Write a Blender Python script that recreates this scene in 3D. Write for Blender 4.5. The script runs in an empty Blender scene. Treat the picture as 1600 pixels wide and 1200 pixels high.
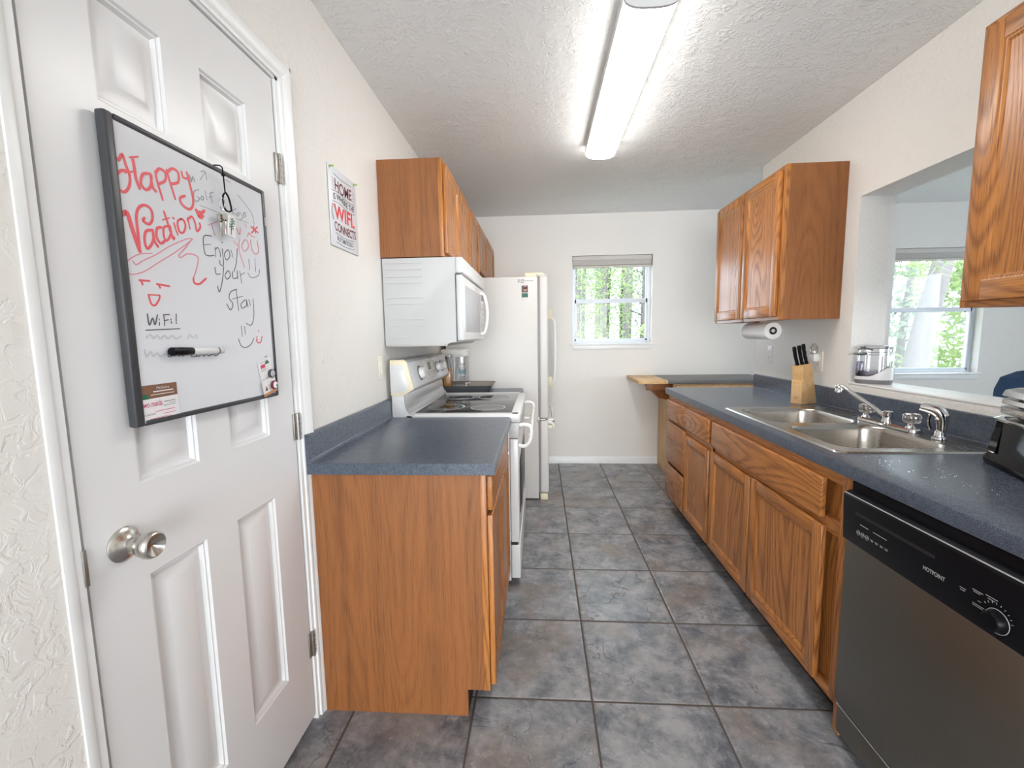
import bpy, bmesh, math, random
from mathutils import Vector, Matrix
rnd = random.Random(7)
R = math.radians
sc = bpy.context.scene
C = sc.collection

# ---------------------------------------------------------------- camera
cam_d = bpy.data.cameras.new('camera'); cam = bpy.data.objects.new('camera', cam_d); C.objects.link(cam)
PITCH, YAW, ROLL = R(-6.2928), R(3.7205), R(-0.8614)
fw = Vector((-math.sin(YAW)*math.cos(PITCH), math.cos(YAW)*math.cos(PITCH), math.sin(PITCH)))
rt = Vector((math.cos(YAW), math.sin(YAW), 0)); up = rt.cross(fw)
rt2 = rt*math.cos(ROLL)+up*math.sin(ROLL); up2 = -rt*math.sin(ROLL)+up*math.cos(ROLL)
M = Matrix((rt2, up2, -fw)).transposed().to_4x4(); M.translation = Vector((0, 0, 1.329))
cam.matrix_world = M
cam_d.sensor_fit = 'HORIZONTAL'; cam_d.sensor_width = 36; cam_d.lens = 689.05/1600*36
cam_d.clip_start = 0.02
sc.camera = cam

# ---------------------------------------------------------------- world, exposure
w = bpy.data.worlds.new('world'); sc.world = w; w.use_nodes = True
wn = w.node_tree; wn.nodes.clear()
wo = wn.nodes.new('ShaderNodeOutputWorld'); bg = wn.nodes.new('ShaderNodeBackground')
bg.inputs[0].default_value = (0.76, 0.88, 1.0, 1); bg.inputs[1].default_value = 4.3
wn.links.new(bg.outputs[0], wo.inputs[0])
sc.view_settings.view_transform = 'Standard'; sc.view_settings.look = 'None'
sc.view_settings.gamma = 1; sc.view_settings.use_curve_mapping = False
sc.view_settings.exposure = 0.72
LAMP = 16.0        # strength of the fluorescent diffuser
def area(name, loc, rot, sx, sy, power, col=(1, 1, 1)):
    l = bpy.data.lights.new(name, 'AREA'); l.shape = 'RECTANGLE'; l.size = sx; l.size_y = sy; l.energy = power; l.color = col
    o = bpy.data.objects.new(name, l); o.location = loc; o.rotation_euler = rot; C.objects.link(o); return o
# added fill lamps, unseen: one behind the camera, one at the dining room's side
area('rear_fill', (0.1, -4.95, 1.22), (R(90), 0, 0), 4.8, 2.1, 150, (1.0, 0.97, 0.93))
area('dining_fill', (5.4, 1.5, 1.4), (0, R(90), 0), 1.4, 2.2, 9, (0.86, 0.93, 1.0))

# ---------------------------------------------------------------- material helpers
class NT:
    def __init__(s, name):
        s.m = bpy.data.materials.new(name); s.m.use_nodes = True; s.t = s.m.node_tree; s.t.nodes.clear()
        s.o = s.t.nodes.new('ShaderNodeOutputMaterial'); s.p = s.n('ShaderNodeBsdfPrincipled'); s.L(s.p.outputs[0], s.o.inputs[0])
        s.tc = s.n('ShaderNodeTexCoord').outputs['Object']
    def n(s, typ, **kw):
        q = s.t.nodes.new(typ)
        for k, v in kw.items(): setattr(q, k, v)
        return q
    def L(s, a, b): s.t.links.new(a, b)
    def put(s, inp, v):
        if hasattr(v, 'is_output') or isinstance(v, bpy.types.NodeSocket): s.L(v, inp)
        elif isinstance(v, tuple) and len(v) == 3 and inp.type == 'RGBA': inp.default_value = (*v, 1)
        else: inp.default_value = v
    def mth(s, op, a, b=0.0, c=None, clamp=False):
        q = s.n('ShaderNodeMath', operation=op, use_clamp=clamp); s.put(q.inputs[0], a); s.put(q.inputs[1], b)
        if c is not None: s.put(q.inputs[2], c)
        return q.outputs[0]
    def mapping(s, vec, scale=(1, 1, 1), loc=(0, 0, 0)):
        q = s.n('ShaderNodeMapping'); s.L(vec, q.inputs[0]); s.put(q.inputs['Scale'], scale); s.put(q.inputs['Location'], loc); return q.outputs[0]
    def noise(s, vec, scale, detail=3, rough=0.5, dist=0.0):
        q = s.n('ShaderNodeTexNoise'); s.L(vec, q.inputs['Vector']); s.put(q.inputs['Scale'], scale); s.put(q.inputs['Detail'], detail)
        s.put(q.inputs['Roughness'], rough); s.put(q.inputs['Distortion'], dist); return q.outputs[0]
    def ramp(s, v, a, b, lo=0.0, hi=1.0):
        q = s.n('ShaderNodeMapRange'); q.inputs[1].default_value = a; q.inputs[2].default_value = b; q.inputs[3].default_value = lo; q.inputs[4].default_value = hi
        s.L(v, q.inputs[0]); return q.outputs[0]
    def mix(s, f, a, b):
        q = s.n('ShaderNodeMix', data_type='RGBA'); s.put(q.inputs[0], f); s.put(q.inputs[6], a); s.put(q.inputs[7], b); return q.outputs[2]
    def bump(s, h, strength, dist):
        q = s.n('ShaderNodeBump'); s.L(h, q.inputs['Height']); q.inputs['Strength'].default_value = strength; q.inputs['Distance'].default_value = dist
        s.L(q.outputs[0], s.p.inputs['Normal'])
    def set(s, **kw):
        for k, v in kw.items(): s.put(s.p.inputs[k.replace('_', ' ')], v)
        return s

def plain(name, col, rough=0.4, metal=0.0, var=0.04, **kw):
    t = NT(name); nz = t.noise(t.tc, 14, 2)
    lo = tuple(c*(1-var) for c in col); hi = tuple(min(1, c*(1+var)) for c in col)
    t.set(Base_Color=t.mix(nz, lo, hi), Roughness=rough, Metallic=metal, **kw); return t.m

def textured(name, col, scale, strength, dist, rough=0.6, kind='peel'):
    t = NT(name)
    if kind == 'peel':
        a = t.noise(t.tc, scale, 2, 0.5, 0.6); h = t.ramp(a, 0.42, 0.6)
    else:
        a = t.noise(t.tc, scale, 3, 0.55, 1.2); b = t.noise(t.tc, scale*0.35, 2, 0.5)
        h = t.mth('MULTIPLY', t.ramp(a, 0.47, 0.56), t.ramp(b, 0.35, 0.6))
    big = t.noise(t.tc, 1.3, 2)
    t.set(Base_Color=t.mix(big, tuple(c*0.985 for c in col), col), Roughness=rough)
    t.bump(h, strength, dist); return t.m

def oak(name, axis, light, dark, rough=0.3, freq=52, rw=0.46, pw=0.62):
    t = NT(name)
    i = 'XYZ'.index(axis)
    oi = t.n('ShaderNodeObjectInfo').outputs['Random']
    off = t.mth('MULTIPLY', oi, 9.0)
    cv = t.n('ShaderNodeCombineXYZ'); [t.L(off, cv.inputs[k]) for k in range(3)]
    va = t.n('ShaderNodeVectorMath', operation='ADD'); t.L(t.tc, va.inputs[0]); t.L(cv.outputs[0], va.inputs[1]); vec = va.outputs[0]
    def sc_(a, al): v = [a, a, a]; v[i] = al; return tuple(v)
    n1 = t.noise(t.mapping(vec, sc_(3.2, 0.42)), 1.0, 1.5, 0.5, 0.15)
    wob = t.noise(t.mapping(vec, sc_(40, 3)), 1.0, 2)
    ph = t.mth('ADD', t.mth('MULTIPLY', n1, freq*6.28), t.mth('MULTIPLY', wob, 1.6))
    ring = t.ramp(t.mth('SINE', ph), -1, 1); ring = t.mth('POWER', ring, 2.2)
    pores = t.ramp(t.noise(t.mapping(vec, sc_(420, 11)), 1.0, 2, 0.6), 0.5, 0.68)
    streak = t.noise(t.mapping(vec, sc_(26, 0.8)), 1.0, 3)
    g = t.mth('ADD', t.mth('MULTIPLY', ring, rw), t.mth('MULTIPLY', pores, pw))
    g = t.mth('ADD', g, t.ramp(streak, 0.3, 0.75, -0.12, 0.35), clamp=True)
    t.set(Base_Color=t.mix(g, light, dark), Roughness=t.ramp(g, 0, 1, rough, rough+0.12), Specular_IOR_Level=0.45)
    t.bump(g, 0.08, 0.001); return t.m

def laminate(name, a, b, rough):
    t = NT(name)
    s1 = t.ramp(t.noise(t.tc, 420, 2, 0.6), 0.44, 0.62); s2 = t.ramp(t.noise(t.tc, 60, 3), 0.3, 0.7)
    f = t.mth('ADD', t.mth('MULTIPLY', s1, 0.75), t.mth('MULTIPLY', s2, 0.25))
    t.set(Base_Color=t.mix(f, a, b), Roughness=rough); t.bump(t.noise(t.tc, 260, 2), 0.12, 0.0006); return t.m

def brushed(name, col, rough, axis='Y'):
    t = NT(name); sc3 = [900, 900, 900]; sc3['XYZ'.index(axis)] = 6
    nz = t.noise(t.mapping(t.tc, tuple(sc3)), 1.0, 2); big = t.noise(t.tc, 5, 2)
    t.set(Base_Color=t.mix(big, tuple(c*0.88 for c in col), col), Metallic=1.0, Roughness=t.ramp(nz, 0.2, 0.8, rough-0.06, rough+0.08))
    t.bump(nz, 0.05, 0.0004); return t.m

def floor_mat():
    t = NT('slate_look_ceramic_tile')
    sx = t.n('ShaderNodeSeparateXYZ'); t.L(t.tc, sx.inputs[0])
    u = t.mth('DIVIDE', t.mth('SUBTRACT', sx.outputs[0], 0.179), 0.427); v = t.mth('DIVIDE', t.mth('SUBTRACT', sx.outputs[1], 1.483), 0.457)
    fu = t.mth('FRACT', u); fv = t.mth('FRACT', v); cu = t.mth('FLOOR', u); cvv = t.mth('FLOOR', v)
    eu = t.mth('MULTIPLY', t.mth('MINIMUM', fu, t.mth('SUBTRACT', 1.0, fu)), 0.427); ev = t.mth('MULTIPLY', t.mth('MINIMUM', fv, t.mth('SUBTRACT', 1.0, fv)), 0.457)
    e = t.mth('MINIMUM', eu, ev)
    grout = t.ramp(e, 0.0036, 0.0048, 1, 0)
    edge = t.ramp(e, 0.003, 0.011, 0, 1)
    cell = t.n('ShaderNodeCombineXYZ'); t.L(t.mth('MULTIPLY', cu, 5.37), cell.inputs[0]); t.L(t.mth('MULTIPLY', cvv, 3.71), cell.inputs[1]); t.L(t.mth('ADD', cu, t.mth('MULTIPLY', cvv, 2.3)), cell.inputs[2])
    va = t.n('ShaderNodeVectorMath', operation='ADD'); t.L(t.tc, va.inputs[0]); t.L(cell.outputs[0], va.inputs[1]); vec = va.outputs[0]
    n1 = t.noise(vec, 7.5, 8, 0.74, 0.25); n2 = t.noise(vec, 30, 6, 0.75, 0.15); n3 = t.noise(vec, 3.0, 3, 0.6, 0.3)
    base = t.mix(t.ramp(n1, 0.36, 0.62), (0.115, 0.128, 0.15), (0.345, 0.34, 0.35))
    base = t.mix(t.ramp(n3, 0.5, 0.68, 0, 0.65), base, (0.21, 0.17, 0.14))
    base = t.mix(t.ramp(n2, 0.56, 0.74, 0, 0.55), base, (0.50, 0.49, 0.48))
    base = t.mix(t.ramp(n2, 0.28, 0.42, 0.5, 0), base, (0.07, 0.08, 0.095))
    # thin ridges running over each tile
    wv = t.noise(vec, 4.2, 4, 0.55, 0.9); rid = t.mth('ABSOLUTE', t.mth('SUBTRACT', wv, 0.5)); ridge = t.ramp(rid, 0.0, 0.009, 1, 0)
    msk = t.ramp(t.noise(vec, 3.3, 1), 0.47, 0.54); ridge = t.mth('MULTIPLY', ridge, msk)
    base = t.mix(t.mth('MULTIPLY', ridge, 0.45), base, (0.05, 0.052, 0.06)); col = t.mix(grout, base, (0.085, 0.068, 0.058))
    h = t.mth('ADD', t.mth('MULTIPLY', edge, 1.0), t.mth('MULTIPLY', n2, 0.30)); h = t.mth('ADD', h, t.mth('MULTIPLY', n1, 0.5)); h = t.mth('ADD', h, t.mth('MULTIPLY', ridge, 1.3))
    t.set(Base_Color=col, Roughness=t.ramp(t.mth('ADD', grout, t.mth('MULTIPLY', n2, 0.25)), 0.05, 1.0, 0.17, 0.8), Specular_IOR_Level=0.5)
    t.bump(h, 0.45, 0.0022); return t.m

def glassy(name, tint=(1, 1, 1), rough=0.02, clear=0.93, k=0.8):
    t = NT(name); tr = t.n('ShaderNodeBsdfTransparent'); tr.inputs[0].default_value = (*tint, 1)
    gl = t.n('ShaderNodeBsdfGlossy'); gl.inputs['Roughness'].default_value = rough
    fr = t.n('ShaderNodeFresnel'); fr.inputs[0].default_value = 1.5
    f = t.mth('MAXIMUM', t.mth('MULTIPLY', fr.outputs[0], k), 1-clear, clamp=True)
    mx = t.n('ShaderNodeMixShader'); t.L(f, mx.inputs[0]); t.L(tr.outputs[0], mx.inputs[1]); t.L(gl.outputs[0], mx.inputs[2]); t.L(mx.outputs[0], t.o.inputs[0]); return t.m

def foliage_mat(name, col, col2):
    t = NT(name); nz = t.noise(t.tc, 2.2, 2)
    t.set(Base_Color=t.mix(t.ramp(nz, 0.35, 0.65), col, col2), Roughness=0.6)
    tl = t.n('ShaderNodeBsdfTranslucent'); t.put(tl.inputs[0], tuple(min(1, c*1.2) for c in col2))
    mx = t.n('ShaderNodeMixShader'); mx.inputs[0].default_value = 0.45; t.L(t.p.outputs[0], mx.inputs[1]); t.L(tl.outputs[0], mx.inputs[2]); t.L(mx.outputs[0], t.o.inputs[0]); return t.m

OL, OD = (0.52, 0.208, 0.056), (0.17, 0.055, 0.014)
M_ = dict(
 wall=textured('painted_wall', (0.82, 0.785, 0.735), 70, 0.18, 0.003),
 wallk=textured('painted_wall_knockdown', (0.82, 0.79, 0.745), 30, 0.30, 0.005, 0.5, 'knock'),
 ceil=textured('textured_ceiling', (0.89, 0.885, 0.87), 34, 0.5, 0.008, 0.8, 'knock'),
 floor=floor_mat(),
 trim=plain('gloss_white_trim', (0.84, 0.84, 0.83), 0.32),
 door=plain('white_painted_door', (0.79, 0.785, 0.785), 0.30, var=0.015),
 oakv=oak('honey_oak_upright_grain', 'Z', OL, OD), oakh=oak('honey_oak_sideways_grain', 'Y', OL, OD),
 oakx=oak('honey_oak_cross_grain', 'X', OL, OD),
 oakp=oak('oak_print_end_panel', 'Z', (0.315, 0.116, 0.034), (0.150, 0.054, 0.015), 0.42, 38, 0.26, 0.5),
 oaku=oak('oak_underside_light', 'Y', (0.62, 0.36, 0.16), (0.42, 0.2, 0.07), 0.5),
 birch=oak('pale_birch', 'Y', (0.72, 0.47, 0.235), (0.55, 0.32, 0.13), 0.4, 8),
 pine=oak('pale_unfinished_pine', 'Z', (0.70, 0.46, 0.25), (0.52, 0.30, 0.13), 0.45, 12),
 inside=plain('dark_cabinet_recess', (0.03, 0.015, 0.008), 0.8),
 lamb=laminate('slate_blue_laminate', (0.035, 0.048, 0.074), (0.13, 0.152, 0.19), 0.26),
 lamg=laminate('grey_laminate', (0.10, 0.10, 0.10), (0.21, 0.205, 0.20), 0.4),
 white=plain('white_enamel', (0.70, 0.70, 0.70), 0.22, var=0.01),
 whitem=plain('white_moulded_plastic', (0.57, 0.575, 0.57), 0.4, var=0.01),
 fridge=plain('textured_white_fridge_skin', (0.66, 0.645, 0.62), 0.4, var=0.02),
 cream=plain('yellowed_cream_plastic', (0.80, 0.72, 0.52), 0.4),
 handle=plain('white_handle_plastic', (0.86, 0.86, 0.83), 0.25),
 black=plain('gloss_black_plastic', (0.006, 0.006, 0.008), 0.3, Specular_IOR_Level=0.12),
 blackg=plain('piano_black_plastic', (0.004, 0.004, 0.005), 0.06, Specular_IOR_Level=0.06),
 blackm=plain('matte_black_plastic', (0.012, 0.012, 0.013), 0.5),
 charcoal=plain('charcoal_frame_plastic', (0.045, 0.047, 0.052), 0.4),
 ring=plain('burner_ring_print', (0.42, 0.42, 0.43), 0.2),
 burner=plain('burner_field', (0.012, 0.012, 0.014), 0.06),
 cookglass=plain('ceramic_cooktop_glass', (0.035, 0.036, 0.04), 0.07),
 steel=brushed('brushed_stainless_steel', (0.50, 0.47, 0.43), 0.24),
 dwsteel=brushed('dull_brushed_steel_door', (0.24, 0.225, 0.195), 0.40, 'Z'),
 nickel=plain('satin_nickel', (0.58, 0.55, 0.51), 0.24, 1.0),
 chrome=plain('chrome', (0.75, 0.75, 0.76), 0.07, 1.0),
 hinge=plain('dull_hinge_steel', (0.36, 0.34, 0.31), 0.4, 0.9),
 board=plain('glossy_whiteboard_film', (0.74, 0.75, 0.78), 0.09, var=0.01),
 ink_r=plain('red_marker_ink', (0.76, 0.10, 0.12), 0.5), ink_p=plain('pink_marker_ink', (0.72, 0.26, 0.32), 0.5),
 ink_g=plain('thin_grey_marker_ink', (0.28, 0.29, 0.31), 0.5), ink_k=plain('black_marker_ink', (0.10, 0.10, 0.11), 0.5),
 ink_f=plain('faded_marker_smudge', (0.55, 0.56, 0.59), 0.5),
 paper=plain('card_paper', (0.80, 0.78, 0.78), 0.5), brown=plain('brown_card_paper', (0.22, 0.105, 0.06), 0.5),
 pinkink=plain('magenta_print', (0.62, 0.06, 0.14), 0.5), greyink=plain('grey_print', (0.2, 0.2, 0.22), 0.5),
 maroon=plain('maroon_print', (0.16, 0.02, 0.04), 0.5), redink=plain('bright_red_print', (0.80, 0.05, 0.06), 0.5), blackink=plain('black_print', (0.03, 0.03, 0.035), 0.5),
 teal=plain('teal_print', (0.02, 0.22, 0.30), 0.5), green=plain('dark_green_print', (0.02, 0.13, 0.07), 0.5), orange=plain('orange_print', (0.55, 0.25, 0.12), 0.5),
 lime=plain('lime_pin_plastic', (0.25, 0.42, 0.05), 0.4), silverink=plain('silver_print', (0.45, 0.45, 0.46), 0.4),
 poster=plain('poster_metal_sheet', (0.72, 0.73, 0.76), 0.35),
 almond=plain('almond_outlet_plastic', (0.80, 0.76, 0.66), 0.35), slot=plain('outlet_slot', (0.05, 0.045, 0.04), 0.6),
 vinyl=plain('white_vinyl_window_frame', (0.78, 0.82, 0.88), 0.35), blind=plain('greige_window_blind', (0.62, 0.58, 0.54), 0.6),
 glass=glassy('window_glass', clear=1.0, k=0.3), clear=glassy('clear_plastic', (0.97, 0.97, 0.98), 0.05, 0.93), acrylic=glassy('acrylic_knob', (0.97, 0.96, 0.95), 0.10, 0.74),
 lilac=glassy('smoky_lilac_plastic', (0.66, 0.62, 0.72), 0.05, 0.9),
 honey=plain('amber_cereal', (0.55, 0.27, 0.06), 0.6, var=0.3), pinkbits=plain('rosy_wrapped_sweets', (0.5, 0.22, 0.17), 0.5, var=0.4),
 tray=plain('dark_grey_tray', (0.10, 0.10, 0.105), 0.35), traytop=plain('taupe_tray_lining', (0.33, 0.30, 0.26), 0.4),
 towel=plain('white_paper_towel', (0.84, 0.83, 0.82), 0.9), card=plain('brown_cardboard_core', (0.12, 0.08, 0.06), 0.9),
 greyp=plain('grey_plastic_base', (0.20, 0.19, 0.20), 0.4), wallplate=plain('white_wall_plate', (0.78, 0.77, 0.74), 0.3),
 blue=plain('blue_upholstery', (0.016, 0.05, 0.11), 0.8), rubber=plain('black_rubber', (0.012, 0.012, 0.012), 0.7),
 grass=foliage_mat('grass', (0.16, 0.22, 0.06), (0.42, 0.46, 0.20)),
 leafa=foliage_mat('yellow_green_leaves', (0.15, 0.22, 0.07), (0.30, 0.38, 0.17)), leafb=foliage_mat('blue_green_leaves', (0.11, 0.145, 0.105), (0.27, 0.31, 0.24)),
 bark=plain('pale_grey_bark', (0.17, 0.15, 0.145), 0.9, var=0.3), barkd=plain('dark_grey_bark', (0.06, 0.055, 0.05), 0.9, var=0.3),
 stucco=plain('outer_wall_stucco', (0.6, 0.58, 0.53), 0.9),
)
def emit(name, col, strength):
    t = NT(name); e = t.n('ShaderNodeEmission'); t.put(e.inputs[0], col); e.inputs[1].default_value = strength; t.L(e.outputs[0], t.o.inputs[0]); return t.m
M_['lamp'] = emit('lit_fluorescent_diffuser', (1.0, 0.985, 0.95), LAMP)
M_['lcd'] = plain('green_grey_display', (0.10, 0.14, 0.11), 0.2)

# ---------------------------------------------------------------- mesh helpers
class MB:
    def __init__(s): s.b = bmesh.new()
    def take(s, t, mi=0, xf=None):
        if xf is not None: bmesh.ops.transform(t, matrix=xf, verts=t.verts)
        bmesh.ops.recalc_face_normals(t, faces=t.faces)
        mp = [s.b.verts.new(v.co) for v in t.verts]; t.verts.index_update()
        for f in t.faces:
            try: g = s.b.faces.new([mp[v.index] for v in f.verts]); g.material_index = mi
            except ValueError: pass
        t.free(); return s
    def box(s, x0, x1, y0, y1, z0, z1, bv=0, seg=2, mi=0, xf=None):
        t = bmesh.new(); bmesh.ops.create_cube(t, size=1)
        x0, x1 = sorted((x0, x1)); y0, y1 = sorted((y0, y1)); z0, z1 = sorted((z0, z1))
        for v in t.verts: v.co = Vector(((x0+x1)/2+v.co.x*(x1-x0), (y0+y1)/2+v.co.y*(y1-y0), (z0+z1)/2+v.co.z*(z1-z0)))
        bv = min(bv, 0.45*min(x1-x0, y1-y0, z1-z0))
        if bv > 0: bmesh.ops.bevel(t, geom=list(t.edges), offset=bv, segments=seg, affect='EDGES', profile=0.5)
        return s.take(t, mi, xf)
    def prism(s, pts, axis, a0, a1, bv=0, mi=0, xf=None):
        t = bmesh.new()
        def P(p, a): return Vector({'x': (a, p[0], p[1]), 'y': (p[0], a, p[1]), 'z': (p[0], p[1], a)}[axis])
        A = [t.verts.new(P(p, a0)) for p in pts]; B = [t.verts.new(P(p, a1)) for p in pts]; n = len(pts)
        t.faces.new(A); t.faces.new(B[::-1])
        for i in range(n): t.faces.new((A[i], A[(i+1) % n], B[(i+1) % n], B[i]))
        if bv: bmesh.ops.bevel(t, geom=list(t.edges), offset=bv, segments=2, affect='EDGES', profile=0.5)
        return s.take(t, mi, xf)
    def loops(s, Ls, closed=False, cap0=True, cap1=True, mi=0, xf=None):
        t = bmesh.new(); V = [[t.verts.new(Vector(p)) for p in L] for L in Ls]; n = len(Ls[0]); m = len(Ls)
        for j in range(m if closed else m-1):
            a, b = V[j], V[(j+1) % m]
            for i in range(n): t.faces.new((a[i], a[(i+1) % n], b[(i+1) % n], b[i]))
        if not closed:
            if cap0: t.faces.new(V[0])
            if cap1: t.faces.new(V[-1])
        return s.take(t, mi, xf)
    def lathe(s, prof, c, ax=(0, 0, 1), n=32, mi=0, cap=True):
        ax = Vector(ax).normalized(); q = ax.orthogonal().normalized(); r = ax.cross(q); c = Vector(c)
        Ls = [[c+ax*h+(q*math.cos(6.28318*i/n)+r*math.sin(6.28318*i/n))*max(rr, 1e-5) for i in range(n)] for rr, h in prof]
        return s.loops(Ls, cap0=cap, cap1=cap, mi=mi)
    def tube(s, pts, r, n=12, mi=0, closed=False, flat=None):
        pts = [Vector(p) for p in pts]; m = len(pts); rs = r if isinstance(r, (list, tuple)) else [r]*m; Ls = []; q = None
        for i, p in enumerate(pts):
            d = (pts[(i+1) % m] if (closed or i < m-1) else p)-(pts[i-1] if (closed or i > 0) else p); d.normalize()
            q = (d.orthogonal() if q is None else q-d*q.dot(d)).normalized(); k = d.cross(q)
            Ls.append([p+(q*math.cos(6.28318*j/n)+k*math.sin(6.28318*j/n))*rs[i] for j in range(n)])
        return s.loops(Ls, closed=closed, mi=mi)
    def ribbon(s, pts, wd, nrm, th=0.0006, mi=0):
        nrm = Vector(nrm); pts = [Vector(p) for p in pts]; m = len(pts); Ls = []
        for i, p in enumerate(pts):
            d = pts[min(i+1, m-1)]-pts[max(i-1, 0)]; d.normalize(); side = nrm.cross(d)*wd/2
            if i == 0: p = p-d*wd*0.35
            if i == m-1: p = p+d*wd*0.35
            k = 0.7 if i in (0, m-1) else 1
            Ls.append([p-side*k, p-side*k+nrm*th, p+side*k+nrm*th, p+side*k])
        return s.loops(Ls, mi=mi)
    def xf(s, M): bmesh.ops.transform(s.b, matrix=M, verts=s.b.verts); return s
def spline(P, k=6):
    if len(P) < 3: return list(P)
    out = []; n = len(P); P = [Vector(p) for p in P]
    for i in range(n-1):
        a, b, c, d = P[max(i-1, 0)], P[i], P[i+1], P[min(i+2, n-1)]
        for j in range(k):
            t = j/k; out.append(0.5*((2*b)+(c-a)*t+(2*a-5*b+4*c-d)*t*t+(3*b-a-3*c+d)*t*t*t))
    out.append(P[-1]); return out
def frame(o, u, v):
    u = Vector(u).normalized(); v = Vector(v).normalized(); w = u.cross(v)
    m = Matrix((u, v, w)).transposed().to_4x4(); m.translation = Vector(o); return m
def rrect(x0, x1, y0, y1, r, n=6):
    out = []
    for cx, cy, a in ((x1-r, y1-r, 0), (x0+r, y1-r, 90), (x0+r, y0+r, 180), (x1-r, y0+r, 270)):
        for i in range(n+1): t = R(a+90*i/n); out.append((cx+r*math.cos(t), cy+r*math.sin(t)))
    return out

LOC = {}
def obj(name, mb, mats, parent=None, loc=None, label=None, smooth=True):
    me = bpy.data.meshes.new(name); base = LOC[parent] if parent is not None else Vector(loc or (0, 0, 0))
    b = mb.b; bmesh.ops.transform(b, matrix=Matrix.Translation(-base), verts=b.verts); b.to_mesh(me); b.free()
    for m in (mats if isinstance(mats, (list, tuple)) else [mats]): me.materials.append(M_[m] if isinstance(m, str) else m)
    if smooth:
        me.polygons.foreach_set('use_smooth', [True]*len(me.polygons)); me.set_sharp_from_angle(angle=R(38))
    o = bpy.data.objects.new(name, me); C.objects.link(o); LOC[o] = base
    if parent is not None: o.parent = parent
    else: o.location = base
    if label: o['label'] = label
    return o
def tag(o, label, cat, group=None, kind=None):
    o['label'] = label; o['category'] = cat
    if group: o['group'] = group
    if kind: o['kind'] = kind
    return o
def thing(name, label, cat, loc, group=None):
    o = bpy.data.objects.new(name, None); C.objects.link(o); o.location = loc; o.empty_display_size = 0.05; LOC[o] = Vector(loc); return tag(o, label, cat, group)
def struct(name, mb, mats, parent=None, smooth=True):
    o = obj(name, mb, mats, parent, smooth=smooth)
    if parent is None: o['kind'] = 'structure'
    return o
def bx(*a, **k): return MB().box(*a, **k)
DG = None
def text_mb(mb, s, o, u, v, height, width=None, th=0.0006, mi=0, bold=0.0, arc=None):
    """lettering lying on a plane: o = lower left corner, u = reading direction, v = up"""
    cu = bpy.data.curves.new('lettering', 'FONT'); cu.body = s; cu.size = 1; cu.extrude = 0; cu.offset = bold
    to = bpy.data.objects.new('lettering', cu); C.objects.link(to); dg = bpy.context.evaluated_depsgraph_get(); dg.update()
    me = bpy.data.meshes.new_from_object(to.evaluated_get(dg)); bpy.data.objects.remove(to)
    xs = [q.co.x for q in me.vertices]; ys = [q.co.y for q in me.vertices]
    x0, x1, y0, y1 = min(xs), max(xs), min(ys), max(ys); hs = height/(y1-y0); ws = (width/(x1-x0)) if width else hs
    t = bmesh.new(); t.from_mesh(me); bpy.data.meshes.remove(me)
    for q in t.verts:
        x = (q.co.x-x0)*ws; y = (q.co.y-y0)*hs
        if arc: y += arc(x/(ws*(x1-x0)))
        q.co = Vector((x, y, th))
    F = frame(o, u, v)
    bmesh.ops.transform(t, matrix=F, verts=t.verts)
    mp = [mb.b.verts.new(q.co) for q in t.verts]; t.verts.index_update()
    for f in t.faces:
        try: g = mb.b.faces.new([mp[q.index] for q in f.verts]); g.material_index = mi
        except ValueError: pass
    t.free(); return mb

# ================================================================ THE ROOM
XL, XR, XR2, YB, ZC, YE = -0.79, 1.60, 1.765, 4.50, 2.50, 3.41   # wall planes
struct('floor', bx(-3.2, 5.6, -5.2, 4.66, -0.12, 0), 'floor', smooth=False)
struct('ceiling', bx(-3.2, 5.6, -5.2, 4.66, ZC, ZC+0.12), 'ceil', smooth=False)
# left wall with the door opening y .665-1.375, z 0-2.115
mb = MB(); mb.box(-0.93, XL, -1.4, 0.665, 0, ZC); mb.box(-0.93, XL, 1.375, YB+.15, 0, ZC); mb.box(-0.93, XL, 0.665, 1.375, 2.115, ZC)
struct('wall_left', mb, 'wallk', smooth=False)
# back wall with two window openings
W1 = (0.325, 1.107, 1.235, 2.10); W2 = (3.36, 4.19, 0.905, 2.09)
mb = MB(); y0, y1 = YB, YB+0.16
mb.box(-0.79, W1[0], y0, y1, 0, ZC); mb.box(W1[0], W1[1], y0, y1, 0, W1[2]); mb.box(W1[0], W1[1], y0, y1, W1[3], ZC)
mb.box(W1[1], W2[0], y0, y1, 0, ZC); mb.box(W2[0], W2[1], y0, y1, 0, W2[2]); mb.box(W2[0], W2[1], y0, y1, W2[3], ZC); mb.box(W2[1], 5.6, y0, y1, 0, ZC)
struct('wall_back', mb, 'wall', smooth=False)
# right wall with the serving opening, ends short of the back wall
PY0, PY1, PZ0, PZ1 = 0.75, 2.392, 1.055, 1.992
mb = MB(); mb.box(XR, XR2, PY1, YE, 0, ZC); mb.box(XR, XR2, PY0, PY1, 0, PZ0); mb.box(XR, XR2, PY0, PY1, PZ1, ZC); mb.box(XR, XR2, -0.6, PY0, 0, ZC)
struct('wall_right', mb, 'wallk', smooth=False)
mb = MB(); mb.box(-3.2, 5.6, -5.2, -5.05, 2.2, ZC); mb.box(-3.2, -2.4, -5.2, -5.05, 0, 2.2); mb.box(2.6, 5.6, -5.2, -5.05, 0, 2.2)
struct('wall_rear', mb, 'wall', smooth=False)
struct('dining_light_block', bx(XR, 5.5, -0.72, -0.6, 0, ZC), 'wall', smooth=False)  # unseen partition added to block the rear fill from the dining room
struct('wall_far_left', MB().box(-3.2, -3.08, -5.05, -1.4, 0, ZC).box(-3.08, -0.93, -1.4, -1.28, 0, ZC), 'wall', smooth=False)
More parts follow.
